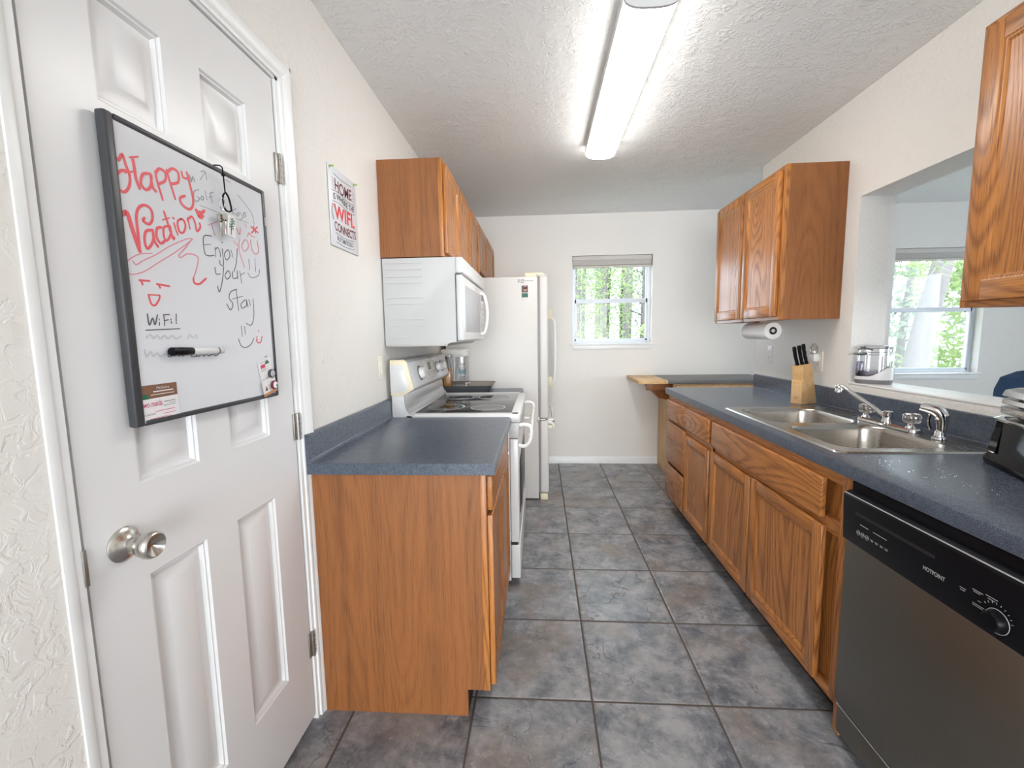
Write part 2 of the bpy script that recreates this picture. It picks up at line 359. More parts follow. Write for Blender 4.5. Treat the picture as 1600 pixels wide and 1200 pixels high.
mb = MB(); mb.box(5.5, 5.6, -5.05, 0.3, 0, ZC); mb.box(5.5, 5.6, 2.7, 4.5, 0, ZC); mb.box(5.5, 5.6, 0.3, 2.7, 0, 0.7); mb.box(5.5, 5.6, 0.3, 2.7, 2.1, ZC)
struct('wall_dining', mb, 'wall', smooth=False)
# baseboards
bb = lambda a: [(a, 0), (a-0.014, 0), (a-0.014, 0.055), (a-0.010, 0.066), (a-0.004, 0.074), (a, 0.078)]
struct('baseboard_back', MB().prism([(YB+q[0], q[1]) for q in [(0, 0), (-0.014, 0), (-0.014, 0.05), (-0.010, 0.062), (-0.004, 0.070), (0, 0.074)]], 'x', -0.05, 1.20), 'trim')
struct('baseboard_dining', MB().prism([(YB+q[0], q[1]) for q in [(0, 0), (-0.014, 0), (-0.014, 0.06), (-0.004, 0.08), (0, 0.085)]], 'x', 2.0, 5.5), 'trim')
struct('trim_1', MB().box(XR-0.004, XR2+0.012, PY0, PY1, PZ0-0.002, PZ0+0.008, 0.003), 'trim')

# ---- windows: aluminium single hung units set into drywall returns
def window(n, X0, X1, Z0, Z1, zmeet, stool):
    yf = YB+0.075; f = 0.026
    m = MB()
    m.box(X0, X0+f, yf, yf+.06, Z0, Z1, .003); m.box(X1-f, X1, yf, yf+.06, Z0, Z1, .003)
    m.box(X0+f, X1-f, yf, yf+.06, Z1-f, Z1, .003); m.box(X0+f, X1-f, yf, yf+.06, Z0, Z0+f, .003)
    w = struct('window_%d' % n, m, 'vinyl')
    s = 0.018; a, b = X0+f, X1-f
    m = MB()   # lower sash, nearer the room
    m.box(a, a+s, yf+.004, yf+.028, Z0+f, zmeet+.02, .002); m.box(b-s, b, yf+.004, yf+.028, Z0+f, zmeet+.02, .002)
    m.box(a, b, yf+.004, yf+.028, zmeet-.022, zmeet+.022, .003); m.box(a, b, yf+.004, yf+.028, Z0+f, Z0+f+.02, .002)
    lo = obj('lower_sash', m, 'vinyl', w); obj('pane', bx(a+s, b-s, yf+.012, yf+.016, Z0+f+.02, zmeet-.02), 'glass', lo)
    for x in (a+.07, b-.07): obj('tilt_latch', bx(x-.010, x+.010, yf-.002, yf+.006, zmeet-.034, zmeet-.022, .002), 'greyp', lo, label='small grey latch under the meeting rail')
    m = MB()
    m.box(a, a+s*.7, yf+.032, yf+.055, zmeet, Z1-f, .002); m.box(b-s*.7, b, yf+.032, yf+.055, zmeet, Z1-f, .002)
    m.box(a, b, yf+.032, yf+.055, Z1-f-.018, Z1-f, .002); m.box(a, b, yf+.032, yf+.055, zmeet-.015, zmeet+.018, .002)
    uo = obj('upper_sash', m, 'vinyl', w); obj('pane', bx(a+s*.7, b-s*.7, yf+.042, yf+.046, zmeet+.016, Z1-f-.016), 'glass', uo)
    m = MB(); e = 0.025
    m.box(X0-e, X1+e, YB-.022, YB+.075, Z0-.016, Z0+.001, .005); m.prism([(X0-.005, Z0-.016), (X1+.005, Z0-.016), (X1-.005, Z0-.058), (X0+.005, Z0-.058)], 'y', YB-.012, YB+.002, .002)
    obj('window_sill', m, 'trim', w)
    return w
window(1, *W1, 1.66, True); window(2, *W2, 1.515, True)
def blind(X0, X1, Ztop, drop, label):
    t = thing('window_blind', label, 'blind', ((X0+X1)/2, YB+.04, Ztop))
    obj('headrail', bx(X0+.004, X1-.004, YB+.012, YB+.066, Ztop-.045, Ztop-.002, .004), 'blind', t)
    m = MB(); n = 6; z = Ztop-.046; h = (drop-.05-.018)/n
    for i in range(n): m.box(X0+.008, X1-.008, YB+.016, YB+.062, z-h*(i+1)+.0012, z-h*i, .0015)
    obj('stacked_slats', m, 'blind', t)
    obj('bottom_rail', bx(X0+.008, X1-.008, YB+.018, YB+.060, Ztop-drop, Ztop-drop+.018, .004), 'blind', t)
    obj('pull_tab', bx((X0+X1)/2-.03, (X0+X1)/2+.012, YB+.008, YB+.017, Ztop-drop-.004, Ztop-drop+.008, .002), 'trim', t)
blind(W1[0], W1[1], W1[3], 0.115, 'greige blind drawn up over the small window of the far kitchen wall')
blind(W2[0], W2[1], W2[3], 0.115, 'greige blind drawn up over the dining room window seen through the opening')

# ---- pantry door on the left
DY0, DY1, DZ0, DZ1, DX = 0.683, 1.357, 0.022, 2.100, -0.795
def six_panel():
    cols = [(0.800, 0.955), (1.062, 1.225)]; rows = [(0.262, 0.858), (1.047, 1.668), (1.765, 1.965)]
    ys = [DY0]+[c for p in cols for c in p]+[DY1]; zs = [DZ0]+[c for p in rows for c in p]+[DZ1]
    t = bmesh.new(); V = {}
    def v(y, z, d=0):
        k = (round(y, 4), round(z, 4), round(d, 4))
        if k not in V: V[k] = t.verts.new((DX+d, y, z))
        return V[k]
    for i in range(5):
        for j in range(7):
            if i % 2 == 1 and j % 2 == 1:
                a, b, c, d = ys[i], ys[i+1], zs[j], zs[j+1]
                R4 = [(0, 0), (.004, -.005), (.008, -.005), (.013, -.0135), (.020, -.0145), (.045, -.005), (.048, -.0042)]
                for (o1, d1), (o2, d2) in zip(R4, R4[1:]):
                    q1 = [(a+o1, c+o1), (b-o1, c+o1), (b-o1, d-o1), (a+o1, d-o1)]; q2 = [(a+o2, c+o2), (b-o2, c+o2), (b-o2, d-o2), (a+o2, d-o2)]
                    for k in range(4): t.faces.new((v(*q1[k], d1), v(*q1[(k+1) % 4], d1), v(*q2[(k+1) % 4], d2), v(*q2[k], d2)))
                o2, d2 = R4[-1]; t.faces.new([v(*q, d2) for q in q2])
            else: t.faces.new((v(ys[i], zs[j]), v(ys[i+1], zs[j]), v(ys[i+1], zs[j+1]), v(ys[i], zs[j+1])))
    bnd = [e for e in t.edges if e.is_boundary]
    r = bmesh.ops.extrude_edge_only(t, edges=bnd)
    nv = [g for g in r['geom'] if isinstance(g, bmesh.types.BMVert)]
    for q in nv: q.co.x -= 0.033
    bmesh.ops.holes_fill(t, edges=[e for e in t.edges if e.is_boundary])
    return MB().take(t)
door = struct('door_1', six_panel(), 'door')
m = MB()
m.lathe([(.0325, 0), (.0335, .003), (.031, .006), (.024, .010), (.0165, .013), (.013, .017)], (DX, .752, .945), (1, 0, 0), 40)
m.lathe([(.013, .014), (.0125, .030), (.016, .034), (.0225, .040), (.0262, .052), (.0262, .060), (.0235, .066), (.021, .0675), (.017, .0655), (.004, .058), (.001, .0575)], (DX, .752, .945), (1, 0, 0), 40)
obj('door_knob', m, 'nickel', door, label='satin nickel knob with a dished face')
obj('latch_plate', MB().box(-.794, -.786, .671, .679, .905, .972, .002), 'hinge', door)
for z in (1.845, 1.045, .285):
    m = MB(); m.tube([(-.7885, 1.3655, z-.044), (-.7885, 1.3655, z+.044)], .0062, 12)
    m.box(-.7945, -.7895, 1.345, 1.364, z-.042, z+.042, .001); m.box(-.7945, -.789, 1.367, 1.379, z-.042, z+.042, .001)
    for k in (-.026, -.009, .009, .026): m.box(-.7897, -.7818, 1.3590, 1.3720, z+k-.0006, z+k+.0006)
    obj('hinge', m, 'hinge', door)
# jamb, stops and casing
def casing(m, y0, y1, z0, z1, flip=1):    # moulded profile, thick at the outside
    pr = [(0, 0), (0, .007), (.006, .0095), (.012, .0085), (.018, .012), (.045, .0165), (.052, .0165), (.057, .013), (.060, .006), (.060, 0)]
    return pr
pr = casing(None, 0, 0, 0, 0)
m = MB()
ZH = 2.112
m.prism([(XL+d, 1.381+o) for o, d in pr], 'z', 0, ZH+.060)
m.box(XL-.001, XL+.0035, .640, .6575, 0, ZH+.030, .001)
m.prism([(XL+d, ZH+o) for o, d in pr], 'y', .635, 1.441)
struct('trim_2', m, 'trim')
m = MB(); m.box(-.93, XL+.001, 1.3665, 1.384, 0, ZH+.004); m.box(-.93, XL+.001, .657, .6735, 0, ZH+.004); m.box(-.93, XL+.001, .657, 1.384, ZH-.008, ZH+.006); m.box(-.93, -.835, .6735, .69, 0, ZH); m.box(-.93, -.90, .68, 1.37, 0, ZH)
struct('trim_3', m, 'trim', smooth=False)

# ---- whiteboard on the door
XW = -.7955
wb = thing('whiteboard', 'black framed dry erase board covered in handwriting on the white door', 'whiteboard', (-.792, 1.005, 1.45))
BY0, BY1, BZ0, BZ1 = .783, 1.245, 1.163, 1.742
obj('writing_surface', bx(-.787, -.7735, BY0+.012, BY1-.010, BZ0+.008, BZ1-.008), 'board', wb)
m = MB()
m.box(-.789, -.770, BY0, BY0+.019, BZ0, BZ1, .004); m.box(-.789, -.770, BY1-.012, BY1, BZ0, BZ1, .004)
m.box(-.789, -.770, BY0+.02, BY1-.008, BZ1-.011, BZ1, .003); m.box(-.789, -.770, BY0+.02, BY1-.008, BZ0, BZ0+.011, .003)
obj('board_frame', m, 'charcoal', wb)
text = MB().box(-.7702, -.7696, 1.236, 1.241, 1.646, 1.669)
obj('maker_mark', text, 'silverink', wb)
WRITING=[('r','word_happy',6,[(0.799,1.667),(0.806,1.661),(0.815,1.675),(0.820,1.658),(0.826,1.641),(0.823,1.621),(0.811,1.606),(0.798,1.610),(0.796,1.626),(0.807,1.642),(0.819,1.647)]),
('r','word_happy',7,[(0.836,1.677),(0.838,1.657),(0.839,1.640),(0.845,1.623)]),
('r','word_happy',5,[(0.830,1.675),(0.848,1.683)]),
('r','word_happy',5,[(0.817,1.643),(0.837,1.652)]),
('r','word_happy',6,[(0.869,1.659),(0.855,1.653),(0.849,1.634),(0.859,1.625),(0.871,1.636),(0.875,1.658)]),
('r','word_happy',6,[(0.873,1.660),(0.875,1.637),(0.882,1.629)]),
('r','word_happy',5,[(0.885,1.669),(0.888,1.649),(0.897,1.617)]),
('r','word_happy',6,[(0.887,1.667),(0.896,1.678),(0.910,1.675),(0.908,1.659),(0.892,1.647)]),
('r','word_happy',5,[(0.914,1.682),(0.920,1.660),(0.930,1.628)]),
('r','word_happy',6,[(0.916,1.678),(0.929,1.690),(0.944,1.687),(0.942,1.667),(0.923,1.657)]),
('r','word_happy',5,[(0.954,1.693),(0.957,1.682),(0.969,1.683)]),
('r','word_happy',6,[(0.969,1.696),(0.974,1.675),(0.980,1.645),(0.977,1.627),(0.965,1.617),(0.947,1.622),(0.943,1.634),(0.957,1.643)]),
('r','word_vacation',9,[(0.804,1.564),(0.812,1.569),(0.820,1.539),(0.831,1.502)]),
('r','word_vacation',6,[(0.831,1.502),(0.831,1.537),(0.831,1.567),(0.839,1.586),(0.853,1.594),(0.866,1.589),(0.867,1.571),(0.857,1.559),(0.845,1.563),(0.849,1.569)]),
('r','word_vacation',6,[(0.796,1.557),(0.805,1.565)]),
('r','word_vacation',6,[(0.862,1.549),(0.849,1.543),(0.844,1.525),(0.849,1.510),(0.864,1.529),(0.865,1.550)]),
('r','word_vacation',6,[(0.865,1.550),(0.867,1.529),(0.874,1.519)]),
('r','word_vacation',6,[(0.887,1.560),(0.876,1.555),(0.873,1.538),(0.881,1.527),(0.892,1.534)]),
('r','word_vacation',5,[(0.907,1.567),(0.893,1.561),(0.891,1.542),(0.898,1.536),(0.909,1.552),(0.909,1.568)]),
('r','word_vacation',5,[(0.909,1.568),(0.912,1.547),(0.916,1.542)]),
('r','word_vacation',5,[(0.897,1.594),(0.903,1.575),(0.910,1.552),(0.918,1.545)]),
('r','word_vacation',4,[(0.892,1.576),(0.909,1.584)]),
('r','word_vacation',4,[(0.920,1.577),(0.924,1.563),(0.928,1.554)]),
('r','word_vacation',5,[(0.919,1.587),(0.921,1.586)]),
('r','word_vacation',5,[(0.940,1.590),(0.930,1.581),(0.933,1.562),(0.944,1.563),(0.951,1.578),(0.947,1.589),(0.940,1.590)]),
('r','word_vacation',5,[(0.959,1.597),(0.963,1.575)]),
('r','word_vacation',5,[(0.958,1.592),(0.971,1.603),(0.979,1.593),(0.983,1.574),(0.994,1.585),(0.993,1.594)]),
('r','butterfly_doodle',8,[(0.986,1.621),(0.996,1.615),(1.011,1.626)]),
('r','butterfly_doodle',8,[(0.998,1.620),(0.992,1.610),(1.002,1.608)]),
('r','butterfly_doodle',7,[(0.988,1.615),(1.007,1.613)]),
('r','small_butterfly_doodle',6,[(1.179,1.630),(1.206,1.621)]),
('r','small_butterfly_doodle',6,[(1.205,1.635),(1.180,1.615)]),
('r','small_butterfly_doodle',5,[(1.189,1.634),(1.196,1.618)]),
('r','red_face_doodle',6,[(0.824,1.446),(0.845,1.447)]),
('r','red_face_doodle',6,[(0.827,1.446),(0.829,1.439)]),
('r','red_face_doodle',6,[(0.863,1.443),(0.892,1.442)]),
('r','red_face_doodle',6,[(0.866,1.442),(0.869,1.437)]),
('r','red_face_doodle',4,[(0.840,1.420),(0.866,1.421)]),
('r','red_face_doodle',4,[(0.866,1.421),(0.864,1.413),(0.853,1.400),(0.844,1.403),(0.840,1.420)]),
('r','red_hook_stroke',5,[(0.960,1.467),(0.961,1.457),(0.976,1.456),(0.998,1.471)]),
('r','small_red_face_doodle',3,[(1.175,1.353),(1.176,1.349)]),
('r','small_red_face_doodle',3,[(1.167,1.337),(1.167,1.321),(1.182,1.321),(1.189,1.337)]),
('r','small_red_face_doodle',2.5,[(1.163,1.328),(1.165,1.322)]),
('p','pink_swirl',2.2,[(0.859,1.503),(0.829,1.496),(0.804,1.480),(0.798,1.462),(0.809,1.455),(0.837,1.465),(0.873,1.488),(0.920,1.518),(0.968,1.553)]),
('p','pink_swirl',2.2,[(0.968,1.553),(0.953,1.551),(0.904,1.526),(0.869,1.503),(0.836,1.485),(0.820,1.475),(0.813,1.481)]),
('p','pink_swirl',2.6,[(0.965,1.552),(0.943,1.528),(0.925,1.511),(0.930,1.507),(0.949,1.518),(0.972,1.519),(0.979,1.511),(0.970,1.486),(0.960,1.467)]),
('p','word_thank',2.4,[(1.020,1.597),(1.050,1.611)]),
('p','word_thank',2.6,[(1.031,1.601),(1.039,1.577)]),
('p','word_thank',2.6,[(1.058,1.606),(1.060,1.583)]),
('p','word_thank',2.6,[(1.076,1.604),(1.079,1.587)]),
('p','word_thank',2.4,[(1.059,1.594),(1.079,1.598)]),
('p','word_thank',2.6,[(1.094,1.591),(1.103,1.607),(1.106,1.593)]),
('p','word_thank',2.6,[(1.114,1.595),(1.118,1.612),(1.129,1.599),(1.134,1.616)]),
('p','word_thank',2.4,[(1.152,1.631),(1.159,1.624)]),
('p','word_thank',2.4,[(1.160,1.599),(1.168,1.612),(1.176,1.606),(1.190,1.605)]),
('p','word_you',2.6,[(1.104,1.577),(1.123,1.565)]),
('p','word_you',2.6,[(1.128,1.587),(1.122,1.559),(1.138,1.517)]),
('p','word_you',2.8,[(1.147,1.589),(1.134,1.571),(1.143,1.559),(1.161,1.574),(1.157,1.589),(1.147,1.589)]),
('p','word_you',3,[(1.172,1.594),(1.174,1.572),(1.187,1.560),(1.202,1.570),(1.200,1.598)]),
('g','word_golf',2,[(1.000,1.669),(0.986,1.662),(0.983,1.645),(0.991,1.641),(1.000,1.650),(0.993,1.652)]),
('g','word_golf',2,[(1.008,1.658),(1.004,1.651),(1.009,1.649),(1.013,1.657),(1.008,1.658)]),
('g','word_golf',2,[(1.019,1.672),(1.023,1.654)]),
('g','word_golf',2,[(1.045,1.677),(1.035,1.671),(1.040,1.652)]),
('g','word_golf',1.8,[(1.030,1.662),(1.043,1.667)]),
('g','word_golf',1.6,[(1.000,1.635),(1.062,1.635)]),
('g','word_keys',1.8,[(1.108,1.657),(1.108,1.644)]),
('g','word_keys',1.8,[(1.123,1.662),(1.108,1.650),(1.123,1.646)]),
('g','word_keys',1.8,[(1.129,1.653),(1.124,1.645),(1.130,1.645),(1.134,1.653),(1.129,1.653)]),
('g','word_keys',1.8,[(1.139,1.656),(1.144,1.650)]),
('g','word_keys',1.8,[(1.154,1.662),(1.145,1.644),(1.134,1.636)]),
('g','word_keys',1.8,[(1.164,1.663),(1.155,1.657),(1.161,1.654),(1.154,1.648)]),
('g','word_keys',1.6,[(1.114,1.636),(1.171,1.637)]),
('g','arc_stroke',1.4,[(1.134,1.699),(1.158,1.685),(1.186,1.665),(1.193,1.639)]),
('g','arrow_doodle',1.8,[(1.011,1.712),(1.024,1.718),(1.028,1.700)]),
('g','arrow_doodle',1.8,[(1.024,1.716),(1.007,1.694)]),
('g','faint_scribble',2,[(0.976,1.694),(0.980,1.680),(0.985,1.693),(0.990,1.683)]),
('g','faint_scribble',1.6,[(1.084,1.722),(1.110,1.721)]),
('k','word_enjoy',2.4,[(1.028,1.573),(1.002,1.566),(1.001,1.530),(1.013,1.525),(1.031,1.529)]),
('k','word_enjoy',2.2,[(1.002,1.548),(1.023,1.553)]),
('k','word_enjoy',2.2,[(1.036,1.549),(1.035,1.526)]),
('k','word_enjoy',2.2,[(1.036,1.543),(1.045,1.550),(1.052,1.539),(1.051,1.529)]),
('k','word_enjoy',2.2,[(1.060,1.550),(1.060,1.512),(1.049,1.511),(1.048,1.520)]),
('k','word_enjoy',2.4,[(1.061,1.566),(1.062,1.564)]),
('k','word_enjoy',2.2,[(1.079,1.551),(1.066,1.539),(1.071,1.525),(1.084,1.535),(1.084,1.548),(1.079,1.551)]),
('k','word_enjoy',2.2,[(1.091,1.553),(1.097,1.535)]),
('k','word_enjoy',2.2,[(1.115,1.561),(1.108,1.526),(1.096,1.500)]),
('k','word_your',2.4,[(1.030,1.501),(1.032,1.486),(1.046,1.488)]),
('k','word_your',2.4,[(1.060,1.507),(1.051,1.472),(1.038,1.444),(1.033,1.458)]),
('k','word_your',2.4,[(1.073,1.499),(1.062,1.487),(1.068,1.478),(1.081,1.488),(1.078,1.498),(1.073,1.499)]),
('k','word_your',2.4,[(1.090,1.500),(1.090,1.484),(1.106,1.487),(1.108,1.504)]),
('k','word_your',2.4,[(1.108,1.504),(1.108,1.484)]),
('k','word_your',2.4,[(1.118,1.504),(1.122,1.474)]),
('k','word_your',2.4,[(1.119,1.494),(1.136,1.503)]),
('k','word_stay',2.4,[(1.101,1.457),(1.078,1.448),(1.070,1.432),(1.082,1.419),(1.072,1.403),(1.059,1.417)]),
('k','word_stay',2.4,[(1.098,1.456),(1.101,1.403)]),
('k','word_stay',2.2,[(1.082,1.431),(1.122,1.441)]),
('k','word_stay',2.2,[(1.131,1.433),(1.113,1.421),(1.115,1.410),(1.133,1.418),(1.135,1.433)]),
('k','word_stay',2.2,[(1.135,1.433),(1.139,1.414)]),
('k','word_stay',2.2,[(1.145,1.434),(1.150,1.419)]),
('k','word_stay',2.2,[(1.163,1.438),(1.161,1.392),(1.147,1.367),(1.127,1.371)]),
('k','faint_smiley_doodle',1.8,[(1.158,1.541),(1.158,1.514)]),
('k','faint_smiley_doodle',1.8,[(1.184,1.547),(1.183,1.513)]),
('k','faint_smiley_doodle',1.6,[(1.150,1.504),(1.163,1.494),(1.193,1.503),(1.201,1.520)]),
('k','smiley_doodle',2,[(1.106,1.364),(1.107,1.337)]),
('k','smiley_doodle',2,[(1.119,1.364),(1.120,1.342)]),
('k','smiley_doodle',2.2,[(1.092,1.331),(1.100,1.313),(1.119,1.308),(1.141,1.317),(1.153,1.332)]),
('k','word_wifi',3,[(0.833,1.382),(0.835,1.360),(0.844,1.374),(0.848,1.361),(0.856,1.381)]),
('k','word_wifi',3,[(0.859,1.373),(0.859,1.371)]),
('k','word_wifi',3,[(0.859,1.366),(0.858,1.360)]),
('k','word_wifi',3,[(0.871,1.382),(0.871,1.360)]),
('k','word_wifi',3,[(0.871,1.382),(0.885,1.383)]),
('k','word_wifi',3,[(0.871,1.370),(0.881,1.372)]),
('k','word_wifi',3,[(0.888,1.374),(0.888,1.372)]),
('k','word_wifi',3,[(0.888,1.368),(0.889,1.365)]),
('k','word_wifi',3,[(0.903,1.385),(0.901,1.370)]),
('k','word_wifi',3,[(0.901,1.367),(0.901,1.365)]),
('k','word_wifi',3,[(0.826,1.350),(0.909,1.354)]),
('k','words_under_marker',2.2,[(0.872,1.303),(0.872,1.296),(0.880,1.296),(0.879,1.303),(0.887,1.296),(0.897,1.303),(0.898,1.295),(0.906,1.302),(0.909,1.295),(0.919,1.301)]),
('k','words_under_marker',2.2,[(0.939,1.301),(0.933,1.293),(0.948,1.293),(0.943,1.300),(0.953,1.292),(0.964,1.299),(0.968,1.292),(0.979,1.297),(0.984,1.292),(1.001,1.296),(1.006,1.291),(1.017,1.295)]),
('f','smudged_writing',4,[(0.826,1.336),(0.836,1.341),(0.841,1.334),(0.851,1.340),(0.857,1.333),(0.868,1.339),(0.876,1.333),(0.888,1.339),(0.897,1.333),(0.910,1.338)]),
('f','smudged_writing',4,[(0.928,1.332),(0.934,1.341),(0.943,1.334),(0.953,1.341),(0.955,1.332)]),
('f','smudged_writing',4,[(0.819,1.311),(0.821,1.298),(0.832,1.307),(0.837,1.298),(0.846,1.304),(0.853,1.297),(0.864,1.302)]),
]
INK = {'r': 'ink_r', 'p': 'ink_p', 'g': 'ink_g', 'k': 'ink_k', 'f': 'ink_f'}
for nm in dict.fromkeys(q[1] for q in WRITING):
    m = MB()
    for i, (c, n_, wd, pts) in enumerate(WRITING):
        if n_ == nm:
            key = c; P = [(-.7733+.00004*(i % 7), y, z) for y, z in pts]
            m.ribbon(spline(P, 5) if len(P) > 2 else P, wd*.001*.95, (1, 0, 0), .0003)
    obj(nm, m, INK[key], wb)

# marker clinging to the board
y0, z0 = .868, 1.306; y1, z1 = 1.022, 1.3035
d = Vector((0, y1-y0, z1-z0)); L = d.length; d.normalize(); c = Vector((-.764, y0, z0))
t = thing('dry_erase_marker', 'white dry erase marker with a black cap clinging level to the whiteboard', 'marker', (-.7595, .945, 1.305))
obj('barrel', MB().lathe([(.0075, .045), (.0082, .05), (.0082, L-.012), (.0072, L-.004), (.004, L)], c, d, 24), 'white', t)
obj('cap', MB().lathe([(.0055, 0), (.0088, .003), (.0092, .012), (.0084, .016), (.0092, .020), (.0088, .056), (.0075, .058)], c, d, 24), 'black', t)
m = MB(); m.lathe([(.0083, L-.024), (.0084, L-.022), (.0084, L-.019), (.0083, L-.018)], c, d, 24, cap=False)
obj('barrel_print', m, 'greyink', t)

def wcard(name, label, cat, o, udir, wd, ht, x, mat, draw):
    """a card lying on the board; o=(y,z) lower left corner"""
    u = Vector((0, math.cos(R(udir)), math.sin(R(udir)))); v = Vector((0, -math.sin(R(udir)), math.cos(R(udir))))
    O = Vector((x, o[0], o[1])); F = frame(O, u, v)
    t = thing(name, label, cat, tuple(O+u*wd/2+v*ht/2))
    obj('card_stock', MB().box(0, wd, 0, ht, -.0004, 0, xf=F), mat, t)
    draw(t, O, u, v, F); return t
def lines(m, F, rows, th=.0003):
    for x0, x1, y, h in rows: m.box(x0, x1, y-h/2, y+h/2, 0, th, xf=F)
def d1(t, O, u, v, F):
    m = MB(); lines(m, F, [(.030, .078, .034, .0022), (.024, .080, .028, .0013), (.030, .066, .008, .0014)]); text_mb(m, 'McGuire', O+u*.038+v*.0385, u, v, .005, .030); obj('card_print', m, 'paper', t)
    m = MB(); m.lathe([(.009, 0), (.009, .0003)], O+u*.010+v*.022, (1, 0, 0), 20); obj('card_emblem', m, 'green', t)
def d2(t, O, u, v, F):
    m = MB(); text_mb(m, 'wo maids', O+u*.001+v*.030, u, v, .0115, .044); lines(m, F, [(.028, .075, .019, .0012), (.045, .076, .012, .0010), (.014, .062, .006, .0010), (.018, .055, .003, .0008)]); obj('card_print', m, 'pinkink', t)
    m = MB(); text_mb(m, '2) 246-3459', O+u*.001+v*.0125, u, v, .0042, .026); obj('phone_number_print', m, 'greyink', t); m = MB(); lines(m, F, [(.050, .078, .036, .0014), (.062, .078, .032, .0009), (.048, .078, .028, .0010)]); obj('name_print', m, 'greyink', t)
wcard('business_card', 'brown business card on the lower left of the whiteboard', 'business card', (.797, 1.1935), 0, .088, .048, -.7724, 'brown', d1)
wcard('business_card', 'white business card with a magenta firm name, just below the brown card', 'business card', (.800, 1.168), 1, .086, .046, -.7719, 'paper', d2)
def d3(t, O, u, v, F):
    m = MB(); m.box(.010, .030, .030, .040, 0, .0003, xf=F); obj('red_banner_print', m, 'pinkink', t)
    m = MB(); lines(m, F, [(.008, .034, .026, .001), (.008, .030, .022, .001), (.008, .036, .046, .001), (.038, .046, .0575, .003)]); obj('card_print', m, 'greyink', t)
    m = MB(); lines(m, F, [(.032, .050, .040, .005), (.036, .046, .045, .004)]); obj('green_print', m, 'green', t)
def d4(t, O, u, v, F):
    m = MB(); m.box(0, .060, 0, .008, 0, .0003, xf=F); obj('orange_stripe_print', m, 'orange', t)
    m = MB(); lines(m, F, [(.026, .044, .028, .001), (.026, .044, .024, .001), (.026, .042, .020, .001), (.026, .044, .016, .001), (.034, .046, .033, .001)]); obj('card_print', m, 'greyink', t)
    m = MB(); m.prism([(.008, .014), (.022, .014), (.015, .028)], 'z', 0, .0003, xf=F); obj('triangle_print', m, 'brown', t)
wcard('loyalty_card', 'white card with a red banner under the upper magnet of the whiteboard', 'card', (1.168, 1.215), 12, .060, .052, -.7715, 'paper', d3)
wcard('loyalty_card', 'pale card with an orange stripe hanging over the lower right board frame', 'card', (1.172, 1.168), 11, .062, .046, -.7672, 'paper', d4)
def magnet(y, z, x, label, mt):
    t = thing('round_magnet', label, 'magnet', (x, y, z))
    obj('magnet_rim', MB().lathe([(.0118, 0), (.0125, .001), (.0125, .006), (.0112, .0072), (.0098, .0070)], (x, y, z), (1, 0, 0), 28), mt, t)
    obj('magnet_face', MB().lathe([(.0098, 0), (.0096, .0078), (.006, .0094), (.001, .0098)], (x, y, z), (1, 0, 0), 28), 'silverink' if mt == 'charcoal' else 'paper', t)
    if mt != 'charcoal': obj('green_print', MB().box(x+.0090, x+.0100, y-.001, y+.005, z-.004, z+.001), 'green', t)
magnet(1.2115, 1.231, -.7711, 'dark rimmed round magnet, upper of the two at the board corner', 'charcoal')
magnet(1.214, 1.198, -.7669, 'pale rimmed round magnet, lower of the two at the board corner', 'maroon')

# key ring hanging from the board
t = thing('key_ring', 'bunch of keys with a carabiner and palm tag hanging on the whiteboard', 'key ring', (-.758, 1.063, 1.65))
m = MB(); m.tube(spline([(-.790, 1.062, 1.742), (-.776, 1.062, 1.7455), (-.760, 1.063, 1.742), (-.758, 1.064, 1.725), (-.7575, 1.065, 1.680)], 4), .0016, 8)
m.lathe([(.001, -.004), (.004, -.002), (.004, .003), (.001, .005)], (-.758, 1.064, 1.723), (0, 0, 1), 12); obj('cord', m, 'black', t)
m = MB(); m.tube(spline([(-.757, 1.066, 1.683), (-.757, 1.056, 1.672), (-.757, 1.056, 1.650), (-.757, 1.064, 1.640), (-.757, 1.078, 1.642), (-.757, 1.082, 1.650), (-.757, 1.075, 1.674), (-.757, 1.066, 1.683)], 5)[:-1], .0021, 8, closed=True); obj('carabiner', m, 'black', t)
m = MB(); m.tube([(-.755+.002*math.sin(a*.628), 1.048+.008*math.cos(a*.628), 1.652+.014*math.sin(a*.628)) for a in range(10)], .001, 6, closed=True); obj('split_ring', m, 'chrome', t)
m = MB(); F = frame((-.7555, 1.076, 1.606), (0, math.cos(R(-8)), math.sin(R(-8))), (0, math.sin(R(8)), math.cos(R(8))))
m.prism(rrect(-.012, .013, -.026, .026, .008), 'z', -.002, .002, xf=F); kt = obj('key_tag', m, 'paper', t, label='white key tag printed with green palms')
m = MB()
for (a, b) in ((-.004, -.002), (.000, .012)):
    for k in range(6): an = R(k*60+15); m.prism([(a, b), (a+.010*math.cos(an), b+.010*math.sin(an)), (a+.007*math.cos(an+.5), b+.007*math.sin(an+.5))], 'z', .0021, .0025, xf=F)
m.box(-.005, -.003, -.022, 0, .0021, .0025, xf=F); obj('palm_print', m, 'green', kt)
m = MB(); m.lathe([(.0105, 0), (.0105, .002)], (-.761, 1.044, 1.618), (1, 0, 0), 20); m.box(-.761, -.759, 1.041, 1.048, 1.575, 1.612, .0005); obj('key', m, 'hinge', t)
m = MB(); m.lathe([(.0095, 0), (.0095, .002)], (-.7575, 1.056, 1.622), (1, 0, 0), 20); m.box(-.7575, -.7555, 1.053, 1.059, 1.582, 1.618, .0005); obj('key', m, 'nickel', t)

